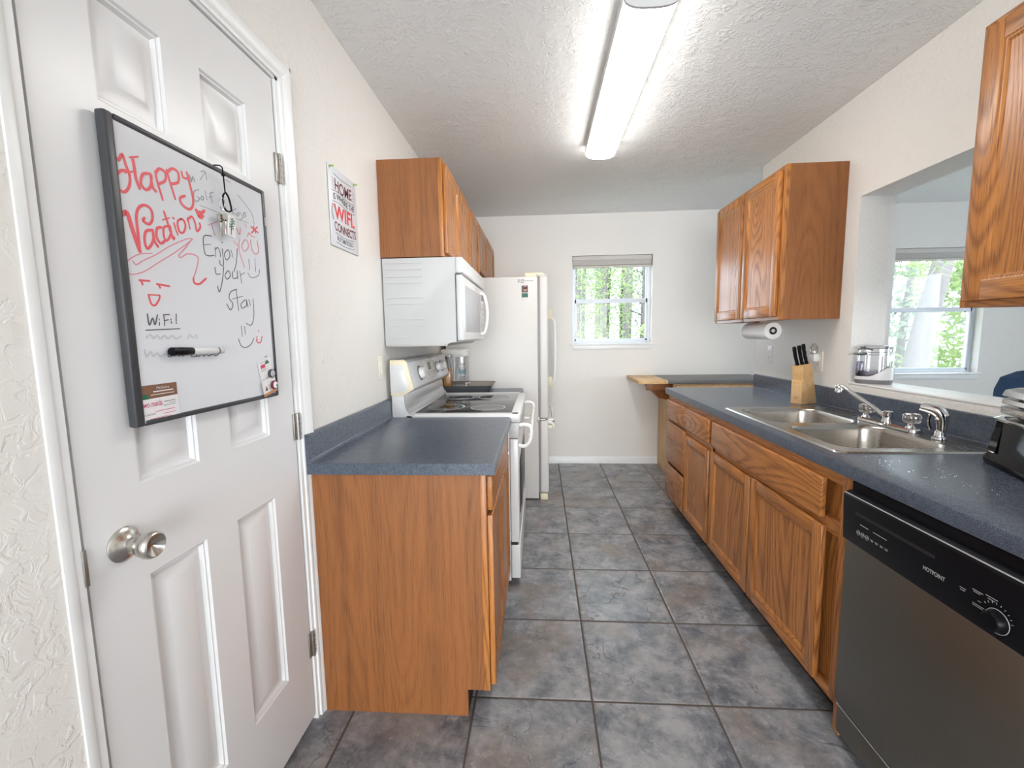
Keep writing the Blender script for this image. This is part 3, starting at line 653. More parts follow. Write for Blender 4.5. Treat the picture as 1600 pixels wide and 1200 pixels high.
# wifi sign on the left wall
py0, py1, pz0, pz1 = 1.675, 1.922, 1.682, 1.982
t = thing('wall_sign', 'small metal sign reading HOME IS WHERE THE WIFI CONNECTS on left wall', 'sign', (XL+.004, 1.80, 1.83))
obj('sign_plate', bx(XL+.002, XL+.006, py0, py1, pz0, pz1, .001), 'poster', t)
xs = XL+.0062; U = (0, 1, 0); V = (0, 0, 1)
m = text_mb(MB(), 'HOME', (xs, py0+.048, 1.897), U, V, .044, .150, bold=.012, arc=lambda q: -.006*math.sin(3.14*q)); obj('word_home', m, 'maroon', t)
m = text_mb(MB(), 'IS WHERE THE', (xs, py0+.030, 1.857), U, V, .024, .190, bold=.008, arc=lambda q: .006*math.sin(6.28*q)); obj('words_is_where_the', m, 'blackink', t)
m = text_mb(MB(), 'WIFI.', (xs, py0+.030, 1.787), U, V, .055, .185, bold=.02); obj('word_wifi', m, 'redink', t)
m = text_mb(MB(), 'CONNECTS', (xs, py0+.028, 1.744), U, V, .034, .195, bold=.012, arc=lambda q: -.005*math.sin(3.14*q)); obj('word_connects', m, 'maroon', t)
m = text_mb(MB(), 'AUTOMATICALLY', (xs, py0+.045, 1.708), U, V, .019, .150, bold=.006, arc=lambda q: -.005*math.sin(3.14*q)); obj('word_automatically', m, 'greyink', t)
m = MB()
wv = lambda a, b, z, f: spline([(xs, py0+a+(b-a)*k/8, z+f(k/8)) for k in range(9)], 2)
m.ribbon(wv(.04, .20, 1.955, lambda q: -.004*math.sin(3.14*q)), .0022, (1, 0, 0)); m.ribbon(wv(.02, .225, 1.888, lambda q: .006*math.sin(6.28*q)), .0022, (1, 0, 0))
m.ribbon(wv(.02, .225, 1.848, lambda q: .006*math.sin(6.28*q)), .0022, (1, 0, 0)); m.ribbon(wv(.035, .205, 1.734, lambda q: -.006*math.sin(3.14*q)), .0018, (1, 0, 0)); m.ribbon(wv(.035, .205, 1.700, lambda q: -.006*math.sin(3.14*q)), .0018, (1, 0, 0))
for k in range(4): m.ribbon([(xs, py0+.022, 1.90+.012*k), (xs, py0+.040, 1.897+.012*k)], .0015, (1, 0, 0)); m.ribbon([(xs, py0+.205, 1.90+.012*k), (xs, py0+.225, 1.897+.012*k)], .0015, (1, 0, 0))
for k in (0, 1): m.ribbon(spline([(xs, py0+.026-.006*k, 1.84), (xs, py0+.016-.006*k, 1.81), (xs, py0+.026-.006*k, 1.78)], 5), .0015, (1, 0, 0))
obj('line_ornament', m, 'greyink', t)
for y in (py0+.012, py1-.02): 
    m = MB(); m.lathe([(.004, 0), (.004, .003), (.0022, .004), (.0022, .011), (.0038, .012), (.0035, .015)], (XL+.006, y, pz1-.010), (1, 0, 0), 14); obj('push_pin', m, 'lime', t)

# ================================================================ OAK CABINETS
def rpdoor(w, h, st=.052, th=.019, flat=False):
    """cabinet door in its own plane, lower left at the origin, facing +z; slot 0 upright grain, slot 1 sideways grain"""
    m = MB()
    if flat: return m.box(0, w, 0, h, 0, th, .004, 3, mi=1)
    for a, b in ((0, st), (w-st, w)): m.box(a, b, 0, h, 0, th, .0035, 2)
    for a, b in ((0, st), (h-st, h)): m.box(st-.001, w-st+.001, a, b, 0, th-.0004, .0030, 2, mi=1)
    R4 = [(-.001, th-.001), (.004, th-.0035), (.007, th-.0035), (.014, th-.0085)]
    a0, a1, b0, b1 = st, w-st, st, h-st
    t = bmesh.new()
    for (o1, d1_), (o2, d2_) in zip(R4, R4[1:]):
        q1 = [(a0+o1, b0+o1, d1_), (a1-o1, b0+o1, d1_), (a1-o1, b1-o1, d1_), (a0+o1, b1-o1, d1_)]; q2 = [(a0+o2, b0+o2, d2_), (a1-o2, b0+o2, d2_), (a1-o2, b1-o2, d2_), (a0+o2, b1-o2, d2_)]
        for k in range(4): t.faces.new([t.verts.new(p) for p in (q1[k], q1[(k+1) % 4], q2[(k+1) % 4], q2[k])])
    for f in t.faces: 
        pass
    mp = {}
    for f in t.faces: m.b.faces.new([m.b.verts.new(v.co) for v in f.verts])
    t.free()
    m.box(st-.001, w-st+.001, st-.001, h-st+.001, .002, th-.0085)
    return m
def facedoor(name, face, px, y0, y1, z0, z1, parent, flat=False, st=.052):
    m = rpdoor(y1-y0, z1-z0, st, flat=flat)
    m.xf(frame((px, y0, z0), (0, 1, 0), (0, 0, 1)) if face > 0 else frame((px, y1, z0), (0, -1, 0), (0, 0, 1)))
    return obj(name, m, ['oakv', 'oakh'], parent)
def faceframe(m, xa, xb, ys, z0, z1, rails=(), sw=.038):
    """stiles at each y in ys plus top/bottom rails"""
    for a, b in ys: m.box(xa, xb, a, b, z0, z1, .001)
    return m

# --- left base cabinet
t = thing('base_cabinet', 'oak base cabinet with end panel, left of the aisle beside the range', 'cabinet', (-.47, 1.8, 0))
m = MB(); m.prism([(-.775, 0), (-.262, 0), (-.262, .10), (-.204, .10), (-.204, .876), (-.775, .876)], 'y', 1.402, 1.418)
obj('end_panel', m, 'oakp', t)
obj('end_panel', bx(-.775, -.204, 2.184, 2.198, .10, .876), 'oakp', t)
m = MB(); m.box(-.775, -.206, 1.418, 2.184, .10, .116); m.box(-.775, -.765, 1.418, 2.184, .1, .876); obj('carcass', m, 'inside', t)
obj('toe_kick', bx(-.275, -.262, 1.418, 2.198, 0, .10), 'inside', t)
m = MB(); m.box(-.204, -.183, 1.402, 1.442, .098, .876, .001); m.box(-.204, -.183, 2.160, 2.198, .098, .876, .001); m.box(-.204, -.1832, 1.442, 2.160, .838, .876, mi=1); m.box(-.204, -.1832, 1.442, 2.160, .098, .136, mi=1); m.box(-.204, -.1832, 1.442, 2.160, .70, .75, mi=1); m.box(-.204, -.183, 1.78, 1.82, .136, .70); m.box(-.210, -.2045, 1.42, 2.18, .12, .86)
obj('face_frame', m, ['oakv', 'oakh'], t)
facedoor('drawer_front', 1, -.1828, 1.425, 2.182, .742, .862, t, True)
facedoor('door', 1, -.1828, 1.418, 1.792, .108, .728, t); facedoor('door', 1, -.1828, 1.806, 2.182, .108, .728, t)

# --- left countertop with rolled edge and coved splash
def topprofile(xb, xf, z0, z1, zs, s=1):
    """xb wall side, xf front edge"""
    P = [(xb, z0), (xb, zs)]; ts = .020*s
    P += [(xb+ts-.006*s, zs), (xb+ts-.002*s, zs-.002), (xb+ts, zs-.006)]
    P += [(xb+ts, z1+.012), (xb+ts+.004*s, z1+.004), (xb+ts+.012*s, z1)]
    r = .013
    for k in range(6): a = R(90-90*k/5); P.append((xf-r*s+r*math.cos(a)*s, z1-r+r*math.sin(a)))
    P += [(xf, z0+.004), (xf-.004*s, z0), ]
    return P
t = thing('countertop', 'slate blue laminate countertop with backsplash on the left base cabinet', 'countertop', (-.47, 1.8, .876))
obj('worktop', MB().prism(topprofile(-.7895+.0005, -.150, .877, .916, 1.012), 'y', 1.385, 2.203), 'lamb', t)
# --- range gap counter beyond, with its cabinet
t = thing('base_cabinet', 'narrow oak base cabinet between the range and the refrigerator', 'cabinet', (-.47, 3.29, 0))
m = MB(); m.box(-.775, -.183, 3.102, 3.442, .10, .876); m.box(-.775, -.262, 3.102, 3.442, 0, .10); obj('carcass', m, 'oakp', t)
facedoor('door', 1, -.1828, 3.115, 3.43, .108, .862, t)
t = thing('countertop', 'short slate grey countertop between the range and the refrigerator', 'countertop', (-.47, 3.29, .876))
obj('worktop', MB().prism(topprofile(-.7895, -.135, .877, .914, 1.012), 'y', 3.098, 3.446), 'lamb', t)

# --- left upper cabinets
def upper(label, y0, y1, z0, z1, doors, end=None, xf=-.470, wallx=XL, face=1, st=.05):
    t = thing('wall_cabinet', label, 'wall cabinet', ((wallx+xf)/2, (y0+y1)/2, z0))
    s = face; a = wallx+.001*s; m = MB()
    m.box(a, xf-.019*s, y0, y0+.016, z0, z1, mi=0); m.box(a, xf-.019*s, y1-.016, y1, z0, z1); m.box(a, xf-.019*s, y0+.016, y1-.016, z1-.016, z1-.001); m.box(a, a+.006*s, y0+.016, y1-.016, z0+.02, z1-.016)
    obj('carcass', m, 'oakp', t)
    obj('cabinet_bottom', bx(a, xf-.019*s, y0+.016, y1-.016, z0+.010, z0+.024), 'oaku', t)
    m = MB(); ys = [y0]+[ (doors[i][1]+doors[i+1][0])/2 for i in range(len(doors)-1)]+[y1]
    for i, y in enumerate(ys):
        aa, bb_ = (y, y+.034) if i == 0 else ((y-.034, y) if i == len(ys)-1 else (y-.02, y+.02))
        m.box(xf-.019*s, xf, aa, bb_, z0, z1, .001)
    m.box(xf-.019*s, xf-.0004*s, y0+.03, y1-.03, z0, z0+.040, mi=1); m.box(xf-.019*s, xf-.0004*s, y0+.03, y1-.03, z1-.04, z1, mi=1); m.box(xf-.021*s, xf-.0195*s, y0+.02, y1-.02, z0+.03, z1-.03)
    obj('face_frame', m, ['oakv', 'oakh'], t)
    for d in doors: facedoor('door', s, xf+.0003*s, d[0], d[1], z0+.018, z1-.020, t, st=st)
    return t
upper('oak wall cabinet over the white microwave', 2.203, 2.985, 1.722, 2.186, [(2.222, 2.580), (2.594, 2.968)])
upper('narrow oak wall cabinet between the microwave cabinet and the refrigerator cabinet', 2.987, 3.395, 1.722, 2.186, [(3.003, 3.378)])
upper('oak wall cabinet over the white refrigerator', 3.397, 4.492, 1.80, 2.186, [(3.415, 3.90), (3.916, 4.474)])
# --- right upper cabinets
upper('two door oak wall cabinet above the knife block and paper towel', 2.489, 3.375, 1.392, 2.196, [(2.520, 2.928), (2.946, 3.352)], xf=1.290, wallx=XR, face=-1)
upper('large oak wall cabinet cut by the right edge of the photograph', .56, 1.462, 1.392, 2.192, [(.60, 1.010), (1.024, 1.440)], xf=1.290, wallx=XR, face=-1, st=.056)

# --- right base run: one cabinet for the sink, one with doors and drawers, then the dishwasher
def base_run(label, y0, y1, fronts, name='base_cabinet'):
    t = thing(name, label, 'cabinet', (1.27, (y0+y1)/2, 0)); m = MB()
    m.box(.98, 1.595, y0, y0+.016, .10, .876); m.box(.98, 1.595, y1-.016, y1, .10, .876); m.box(.98, 1.595, y0+.016, y1-.016, .10, .116); m.box(1.585, 1.595, y0+.016, y1-.016, .116, .6)
    obj('carcass', m, 'oakp', t)
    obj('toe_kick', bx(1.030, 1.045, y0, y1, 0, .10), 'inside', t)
    m = MB(); m.box(.961, .980, y0, y0+.028, .10, .876, .001); m.box(.961, .980, y1-.028, y1, .10, .876, .001)
    m.box(.9614, .980, y0+.028, y1-.028, .10, .135, mi=1); m.box(.9614, .980, y0+.028, y1-.028, .835, .876, mi=1); m.box(.9614, .980, y0+.028, y1-.028, .66, .71, mi=1)
    ys = sorted({f[2] for f in fronts}|{f[1] for f in fronts})
    for a, b in zip(ys[1:-1:1], ys[2:]):
        if b-a < .08: m.box(.961, .980, a-.008, b+.008, .13, .84)
    m.box(.9805, .984, y0+.02, y1-.02, .12, .86)
    obj('face_frame', m, ['oakv', 'oakh'], t)
    for k, a, b, c, d in fronts: facedoor(k, -1, .9607, a, b, c, d, t, flat=(k != 'door'), st=.05)
    return t
base_run('oak sink base cabinet with wide false drawer, next to the dishwasher', 1.402, 2.478, [('drawer_front', 1.500, 2.464, .700, .838), ('door', 1.488, 1.990, .118, .676), ('door', 2.004, 2.468, .118, .670)])
base_run('oak base cabinet with drawer stack at the far end of the sink run', 2.480, 3.345, [('drawer_front', 2.510, 2.912, .705, .838), ('door', 2.500, 2.912, .118, .664), ('drawer_front', 2.932, 3.325, .705, .838), ('drawer_front', 2.932, 3.325, .385, .682), ('drawer_front', 2.932, 3.325, .118, .362)])
obj_end = obj('filler_strip', bx(.961, .980, 1.372, 1.401, .012, .876, .001), 'oakv', loc=(.97, 1.386, .012)); tag(obj_end, 'upright oak filler strip between the sink cabinet and the dishwasher', 'filler strip')

# --- right countertop, cut for the sink
SX0, SX1, SY0, SY1 = 1.035, 1.500, 1.545, 2.425
t = thing('countertop', 'long slate blue laminate countertop around the sink', 'countertop', (1.27, 1.9, .876))
CY0, CY1 = .30, 3.385
m = MB()
m.prism([(SX0, .877), (SX0, .918), (.952, .918), (.946, .916), (.944, .911), (.944, .877)], 'y', CY0, CY1)
m.box(SX0, SX1, CY0, SY0, .877, .918); m.box(SX0, SX1, SY1, CY1, .877, .918); m.box(SX1, 1.594, CY0, CY1, .877, .918)
obj('worktop', m, 'lamb', t)
obj('backsplash', MB().prism([(1.598, .918), (1.598, 1.018), (1.582, 1.018), (1.578, 1.014), (1.578, .924), (1.573, .9185)], 'y', CY0, 3.365), 'lamb', t)
m = MB()
for k in range(70):
    y = rnd.uniform(1.0, 1.5); x = 1.02+ (1.5-y)*.35+rnd.gauss(0, .045); rr = rnd.uniform(.0012, .0038)
    if .96 < x < 1.5: m.lathe([(rr, 0), (rr*.8, rr*.22), (.0001, rr*.32)], (x, y, .9182), n=8)
tag(obj('water_drops', m, 'clear', loc=(1.1, 1.25, .918)), 'water drops on the dark countertop in front of the sink', 'water drops', kind='stuff')

# --- sink
t = thing('kitchen_sink', 'double bowl stainless steel drop in sink in the right countertop', 'sink', (1.265, 1.98, .919))
ox0, ox1, oy0, oy1 = .995, 1.548, 1.512, 2.450
bowls = [(1.045, 1.425, 1.570, 1.955), (1.045, 1.425, 2.015, 2.400)]
tb = bmesh.new(); zt = .9235
def lp(pts, z): return [tb.verts.new((x, y, z)) for x, y in pts]
def ring(L): return [tb.edges.new((L[i], L[(i+1) % len(L)])) for i in range(len(L))]
N = 8
outer = lp(rrect(ox0+.006, ox1-.006, oy0+.006, oy1-.006, .03, N), zt)
es = ring(outer); inn = []
for b in bowls:
    L = lp(rrect(b[0], b[1], b[2], b[3], .075, N), zt-.002); inn.append(L); es += ring(L)
bmesh.ops.triangle_fill(tb, edges=es, use_beauty=True)
def bridge(A, B):
    n = len(A)
    for i in range(n): tb.faces.new((A[i], A[(i+1) % n], B[(i+1) % n], B[i]))
o2 = lp(rrect(ox0, ox1, oy0, oy1, .034, N), .9183); bridge(outer, o2)
for L, b in zip(inn, bowls):
    prev = L
    for off, dz, rr in ((.003, -.006, .073), (.006, -.02, .072), (.010, -.13, .070), (.018, -.152, .066), (.034, -.164, .056), (.055, -.168, .05)):
        nx = lp(rrect(b[0]+off, b[1]-off, b[2]+off, b[3]-off, rr, N), zt+dz); bridge(prev, nx); prev = nx
    tb.faces.new(prev)
bmesh.ops.recalc_face_normals(tb, faces=tb.faces)
m = MB(); mp = [m.b.verts.new(v.co) for v in tb.verts]; tb.verts.index_update()
for f in tb.faces: m.b.faces.new([mp[v.index] for v in f.verts])
tb.free(); obj('sink_basin', m, 'steel', t)
for b in bowls:
    cx, cy = (b[0]+b[1])/2, (b[2]+b[3])/2
    obj('drain_strainer', MB().lathe([(.042, .0005), (.042, .003), (.036, .0035), (.030, .001), (.004, .001)], (cx, cy, zt-.168), n=28), 'chrome', t)
# --- faucet
t = thing('faucet', 'chrome swing spout faucet with two clear knobs behind the sink bowls', 'faucet', (1.475, 1.95, .924))
m = MB(); m.loops([[(x, y, .9236) for x, y in rrect(1.448, 1.508, 1.792, 2.108, .029, 8)], [(x, y, .934) for x, y in rrect(1.449, 1.507, 1.793, 2.107, .028, 8)], [(x, y, .9385) for x, y in rrect(1.454, 1.502, 1.798, 2.102, .024, 8)]]); obj('deck_plate', m, 'chrome', t)
m = MB(); m.lathe([(.021, 0), (.020, .008), (.0175, .014), (.0175, .034), (.0185, .036), (.0185, .046), (.015, .049), (.002, .050)], (1.475, 1.95, .937), n=28)
SP = spline([(1.468, 1.955, .962), (1.452, 1.985, .985), (1.425, 2.035, 1.022), (1.400, 2.085, 1.056), (1.390, 2.110, 1.071), (1.384, 2.124, 1.069)], 6)
m.tube(SP, [.0088]*len(SP), 14); obj('spout', m, 'chrome', t)
m = MB(); m.lathe([(.011, .004), (.0135, .000), (.0135, -.010), (.012, -.012), (.0135, -.014), (.0135, -.028), (.010, -.031)], (1.383, 2.128, 1.073), n=20); obj('aerator', m, 'chrome', t)
for y, lb in ((2.072, 'cold'), (1.828, 'hot')):
    m = MB(); m.lathe([(.020, 0), (.018, .004), (.012, .010), (.009, .020)], (1.475, y, .9375), n=24); hb = obj('valve_stem', m, 'chrome', t)
    fl = [(.015, .018), (.023, .021), (.0275, .027), (.029, .040), (.0285, .052), (.023, .059), (.003, .060)]
    Ls = []
    for rr, h in fl: Ls.append([(1.475+rr*(1+.06*math.cos(8*a))*math.cos(a), y+rr*(1+.06*math.cos(8*a))*math.sin(a), .9375+h) for a in [6.28318*i/48 for i in range(48)]])
    k = obj('clear_knob', MB().loops(Ls), 'acrylic', t, label='clear fluted acrylic faucet knob')
    obj('knob_core', MB().lathe([(.007, .016), (.012, .030), (.012, .046), (.004, .050)], (1.475, y, .9375), n=16), 'steel', k)
t = thing('side_sprayer', 'chrome pull out side sprayer standing on the sink deck', 'sprayer', (1.475, 1.70, .924))
obj('sprayer_base', MB().lathe([(.024, 0), (.023, .006), (.017, .010), (.015, .030), (.012, .034)], (1.475, 1.70, .9237), n=24), 'chrome', t)
m = MB(); P = spline([(1.478, 1.698, .950), (1.478, 1.698, .985), (1.474, 1.700, 1.010), (1.460, 1.709, 1.030), (1.425, 1.735, 1.040)], 5)
m.tube(P, [.0145+.0075*min(1, i/10) for i in range(len(P)-6)]+[.0215, .0200, .0185, .0170, .0155, .0140], 14); m.tube(spline([(1.455, 1.722, 1.020), (1.452, 1.724, .985), (1.458, 1.720, .955)], 5), .0045, 8)
obj('spray_head', m, 'chrome', t)

# --- dishwasher
t = thing('dishwasher', 'stainless steel dishwasher with a black control panel under the right countertop', 'dishwasher', (1.25, 1.08, 0))
y0, y1 = .768, 1.368
obj('tub_body', bx(.985, 1.56, y0, y1, .10, .862), 'blackm', t)
obj('door_panel', bx(.938, .984, y0, y1, .148, .690, .004), 'dwsteel', t)
m = MB(); pf = [(.984, .694), (.984, .846), (.940, .846), (.929, .840), (.924, .832), (.930, .694)]
m.prism(pf, 'y', y0, y1, .002); m.box(.95, 1.02, y0, y1, .846, .872)
cp = obj('control_panel', m, 'black', t, label='gloss black control panel')
obj('bright_edge', MB().tube([(.9268, y0+.003, .8395), (.9268, y1-.003, .8395)], .0016, 8), 'silverink', cp)
obj('handle_recess', bx(.9255, .9275, 1.05, 1.315, .788, .812, .001), 'blackm', cp)
obj('kick_panel', bx(.948, .984, y0, y1, .040, .134, .003), 'dwsteel', t); obj('kick_edge', bx(.9465, .949, y0, y1, .131, .1345), 'silverink', t)
obj('toe_grille', bx(1.02, 1.04, y0, y1, 0.0, .045), 'blackm', t)
def pan(z): return .930-.006*(z-.694)/.138-.0004
U2, V2 = (0, -1, 0), Vector((-.0435, 0, 1)).normalized()
m = text_mb(MB(), 'HOTPOINT', (pan(.748)-.0003, 1.079, .7485), U2, V2, .0105, .058, bold=.02); obj('maker_name', m, 'silverink', cp)
m = MB(); bt = MB()
P3 = lambda y, z: (pan(z)-.0002, y, z)
m.ribbon([P3(1.292, .7655), P3(1.262, .7655)], .0022, (-1, 0, 0)); m.ribbon([P3(1.242, .7655), P3(1.195, .7655)], .0022, (-1, 0, 0))
for i, y in enumerate((1.300, 1.283, 1.266)): m.tube([(pan(.738)-.0003, y+.0065*math.cos(a*.524), .738+.0065*math.sin(a*.524)) for a in range(12)], .0005, 4, closed=True); m.ribbon([P3(y+.004, .7385), P3(y-.004, .7385)], .0022, (-1, 0, 0))
for y in (1.247, 1.230, 1.212, 1.195): m.ribbon([P3(y+.005, .740), P3(y-.005, .740)], .0014, (-1, 0, 0)); m.ribbon([P3(y+.004, .7365), P3(y-.004, .7365)], .0014, (-1, 0, 0))
for a, b, z in ((.985, .972, .760), (.984, .974, .755), (.957, .935, .772), (.954, .941, .768), (.928, .905, .776), (.924, .910, .771), (.955, .930, .742), (.955, .934, .738), (.944, .938, .752)): m.ribbon([P3(a, z), P3(b, z)], .0016, (-1, 0, 0))
for k in range(9): a = R(100+k*16-60); m.ribbon([P3(.905+.030*math.cos(a), .738+.030*math.sin(a)), P3(.905+.033*math.cos(a), .738+.033*math.sin(a))], .0012, (-1, 0, 0))
obj('panel_print', m, 'silverink', cp)
m = MB(); m.lathe([(.025, 0), (.0245, .004), (.021, .006), (.019, .018), (.017, .020), (.002, .020)], (pan(.735), .900, .735), (-1, 0, 0), 32); m.box(pan(.735)-.021, pan(.735)-.0195, .898, .902, .737, .755); kb = obj('cycle_knob', m, 'black', cp)
obj('knob_edge', MB().tube([(pan(.735)-.0042, .900+.0246*math.cos(a*.2094), .735+.0246*math.sin(a*.2094)) for a in range(30)], .0007, 6, closed=True), 'silverink', kb)

# ================================================================ RANGE, MICROWAVE, FRIDGE
RY0, RY1 = 2.208, 3.092
t = thing('electric_range', 'white freestanding electric range with black glass cooktop', 'range', (-.45, 2.65, 0))
m = MB(); m.box(-.765, -.162, RY0+.004, RY1-.004, .03, .905, .003); obj('range_body', m, 'white', t)
m = MB()   # cooktop frame with raised lip
m.box(-.70, -.108, RY0, RY0+.058, .893, .9305, .008, 3); m.box(-.70, -.108, RY1-.050, RY1, .893, .9305, .008, 3); m.box(-.155, -.104, RY0+.002, RY1-.002, .885, .9305, .009, 3); m.box(-.70, -.668, RY0+.01, RY1-.01, .893, .9300, .004); m.box(-.70, -.12, RY0+.04, RY1-.03, .893, .921)
obj('cooktop_frame', m, 'white', t)
obj('screw', MB().lathe([(.004, 0), (.0035, .001)], (-.128, RY0+.030, .9303), n=12), 'blackm', t)
gl = obj('glass_cooktop', bx(-.672, -.152, RY0+.052, RY1-.044, .915, .9285, .002), 'cookglass', t)
for x, y, rr in ((-.535, 2.460, .105), (-.295, 2.435, .098), (-.525, 2.850, .088), (-.300, 2.845, .105)):
    e = obj('burner', MB().lathe([(rr-.006, 0), (rr-.006, .0004)], (x, y, .9286), n=56), 'burner', gl)
    m = MB(); Ls = [[(x+q*math.cos(a), y+q*math.sin(a), z) for a in [6.28318*i/56 for i in range(56)]] for q, z in ((rr, .9286), (rr, .9292), (rr-.0075, .9292), (rr-.0075, .9286))]; m.loops(Ls, closed=True); obj('burner_ring', m, 'ring', gl)
    m = MB(); m.tube([(x+rr*.62*math.cos(a*.1571), y+rr*.62*math.sin(a*.1571), .9291) for a in range(40)], .0008, 4, closed=True); obj('burner_ring', m, 'ring', gl)
# backguard: rising curved riser, cream edged console tilted back
m = MB()
pr = [(-.768, .90), (-.662, .90), (-.664, .930), (-.676, .937), (-.690, .953), (-.698, .975), (-.700, 1.030), (-.765, 1.030)]
m.prism(pr, 'y', RY0, RY1, .0015); obj('backguard_riser', m, 'white', t)
seam = [(-.652, .926), (-.668, .930), (-.684, .944), (-.694, .962), (-.699, .985), (-.700, 1.030)]
obj('end_seam', MB().tube([(p[0]+.001, RY0-.0008, p[1]) for p in spline([(a, b, 0) for a, b in seam], 4)], .0014, 6), 'greyp', t)
con = [(-.768, 1.030), (-.704, 1.028), (-.650, 1.062), (-.650, 1.070), (-.680, 1.198), (-.692, 1.210), (-.768, 1.210)]
cs = obj('control_console', MB().prism(con, 'y', RY0+.006, RY1-.006, .003), 'white', t)
for a, b in ((RY0-.004, RY0+.008), (RY1-.008, RY1+.002)):
    m = MB(); inner = [(-.768, 1.044), (-.712, 1.042), (-.676, 1.066), (-.700, 1.188), (-.768, 1.190)]
    n_ = [(-.768, 1.028), (-.705, 1.026), (-.648, 1.062), (-.679, 1.200), (-.693, 1.213), (-.768, 1.213)]
    m.prism(n_, 'y', a, b, .003); e = obj('console_end_cap', m, 'cream', t, label='yellowed cream console end cap')
    if a < 2.5: obj('end_cap_inset', MB().prism(inner, 'y', a-.001, a+.002, .001), 'white', e)
# console face frame: o, u along +y, v up the slope
cu_ = Vector((0, 1, 0)); cv_ = (Vector((-.680, 0, 1.198))-Vector((-.650, 0, 1.070))).normalized(); co = Vector((-.650, 0, 1.070)); cw = cu_.cross(cv_)
def CF(y, s): return co+cu_*y+cv_*s
F = frame(co, cu_, cv_)
def dial(y, s, r_):
    c = CF(y, s)
    e = obj('dial_plate', MB().lathe([(r_+.010, 0), (r_+.009, .003), (r_+.004, .004)], c, cw, 32), 'greyp', cs)
    m = MB(); m.lathe([(r_, .003), (r_*.96, .016), (r_*.9, .026), (r_*.8, .030), (.002, .0305)], c, cw, 32); obj('dial', m, 'handle', cs)
dial(2.395, .062, .033)
for y in (2.800, 2.925): dial(y, .066, .028)
m = MB().box(2.505, 2.735, .012, .124, 0, .003, .001, xf=F); ck = obj('clock_panel', m, 'almond', cs)
obj('clock_display', MB().box(2.575, 2.645, .064, .108, .003, .0042, .001, xf=F), 'lcd', ck)
m = MB()
for i in range(7):
    for j in range(2): m.box(2.530+i*.027, 2.545+i*.027, .030+.016*j, .038+.016*j, .003, .0034, xf=F)
obj('clock_buttons', m, 'silverink', ck); m = MB(); m.box(2.515, 2.725, .014, .0165, 0, .0034, xf=F); m.box(2.7235, 2.727, .014, .118, 0, .0034, xf=F); obj('clock_shadow_line', m, 'greyp', ck)
m = MB().box(2.598, 2.618, .001, .007, 0, .0008, xf=F); obj('maker_mark', m, 'greyink', cs)
m = MB(); m.box(2.752, 2.764, .062, .067, 0, .0008, xf=F); obj('dial_print', m, 'greyink', cs)
# front of the range
od = obj('oven_door', bx(-.160, -.116, RY0+.004, RY1-.004, .245, .800, .006, 3), 'white', t)
obj('oven_glass', bx(-.117, -.113, RY0+.12, RY1-.12, .36, .66, .001), 'black', od)
m = MB()
P = spline([(-.116, RY0+.055, .755), (-.085, RY0+.050, .752), (-.060, RY0+.050, .775), (-.050, RY0+.052, .82), (-.055, RY0+.052, .856), (-.085, RY0+.052, .866), (-.112, RY0+.052, .862)], 5); m.tube(P, .010, 12)
P = [(q[0], RY1-(q[1]-RY0), q[2]) for q in P]; m.tube(P, .010, 12); m.tube([(-.052, RY0+.047, .815), (-.052, RY1-.047, .815)], .011, 12)
obj('oven_handle', m, 'handle', od)
obj('control_bracket', bx(-.162, -.112, RY0+.0045, RY1-.0045, .805, .884, .003), 'whitem', t)
m = MB(); [m.lathe([(.003, 0), (.003, .001)], (-.135, RY0+.004, z), (0, -1, 0), 10) for z in (.822, .865)]; obj('screw', m, 'hinge', t)
obj('storage_drawer', bx(-.160, -.112, RY0+.004, RY1-.004, .045, .232, .006, 3), 'white', t)
obj('drawer_gap', bx(-.165, -.125, RY0+.006, RY1-.006, .230, .247), 'blackm', t)
obj('range_foot', MB().lathe([(.018, 0), (.018, .032)], (-.20, RY0+.05, 0), n=14), 'blackm', t); obj('range_foot', MB().lathe([(.018, 0), (.018, .032)], (-.20, RY1-.05, 0), n=14), 'blackm', t)

# microwave
MY0, MY1 = 2.205, 3.070
t = thing('microwave_oven', 'white over the range microwave under the oak wall cabinet', 'microwave', (-.58, 2.6, 1.28))
m = MB(); m.prism([(-.784, 1.718), (-.784, 1.285), (-.478, 1.285), (-.455, 1.298), (-.415, 1.298), (-.415, 1.635), (-.415, 1.718)], 'y', MY0, MY1, .002); body = obj('microwave_body', m, 'whitem', t)
m = MB()
for z, x1 in ((1.695, -.585), (1.628, -.583), (1.525, -.580), (1.418, -.576), (1.326, -.665)):
    for dz in (0, .030): m.box(-.770, x1, MY0-.004, MY0+.001, z-dz-.003, z-dz+.001, .001)
obj('side_ribs', m, 'whitem', body)
obj('vent_header', bx(-.416, -.379, MY0, MY1, 1.640, 1.718, .008, 3), 'white', t)
md = obj('microwave_door', bx(-.416, -.383, MY0+.002, MY1-.165, 1.306, 1.633, .008, 3), 'white', t)
obj('keypad_panel', bx(-.416, -.384, MY1-.160, MY1-.002, 1.306, 1.633, .008, 3), 'white', t)
obj('door_window', bx(-.384, -.3815, MY0+.075, MY1-.235, 1.350, 1.590, .001), 'silverink', md)
m = MB(); P = spline([(-.386, MY1-.195, 1.600), (-.360, MY1-.195, 1.588), (-.345, MY1-.195, 1.530), (-.340, MY1-.195, 1.47), (-.345, MY1-.195, 1.41), (-.360, MY1-.195, 1.352), (-.386, MY1-.195, 1.340)], 5); m.tube(P, .010, 12); obj('door_handle', m, 'handle', md)
m = MB(); m.box(-.3845, -.3832, MY1-.145, MY1-.02, 1.56, 1.60); kp = obj('display', m, 'greyp', t)
m = MB()
for i in range(3):
    for j in range(6): m.box(-.3845, -.3835, MY1-.140+i*.042, MY1-.108+i*.042, 1.345+j*.033, 1.365+j*.033)
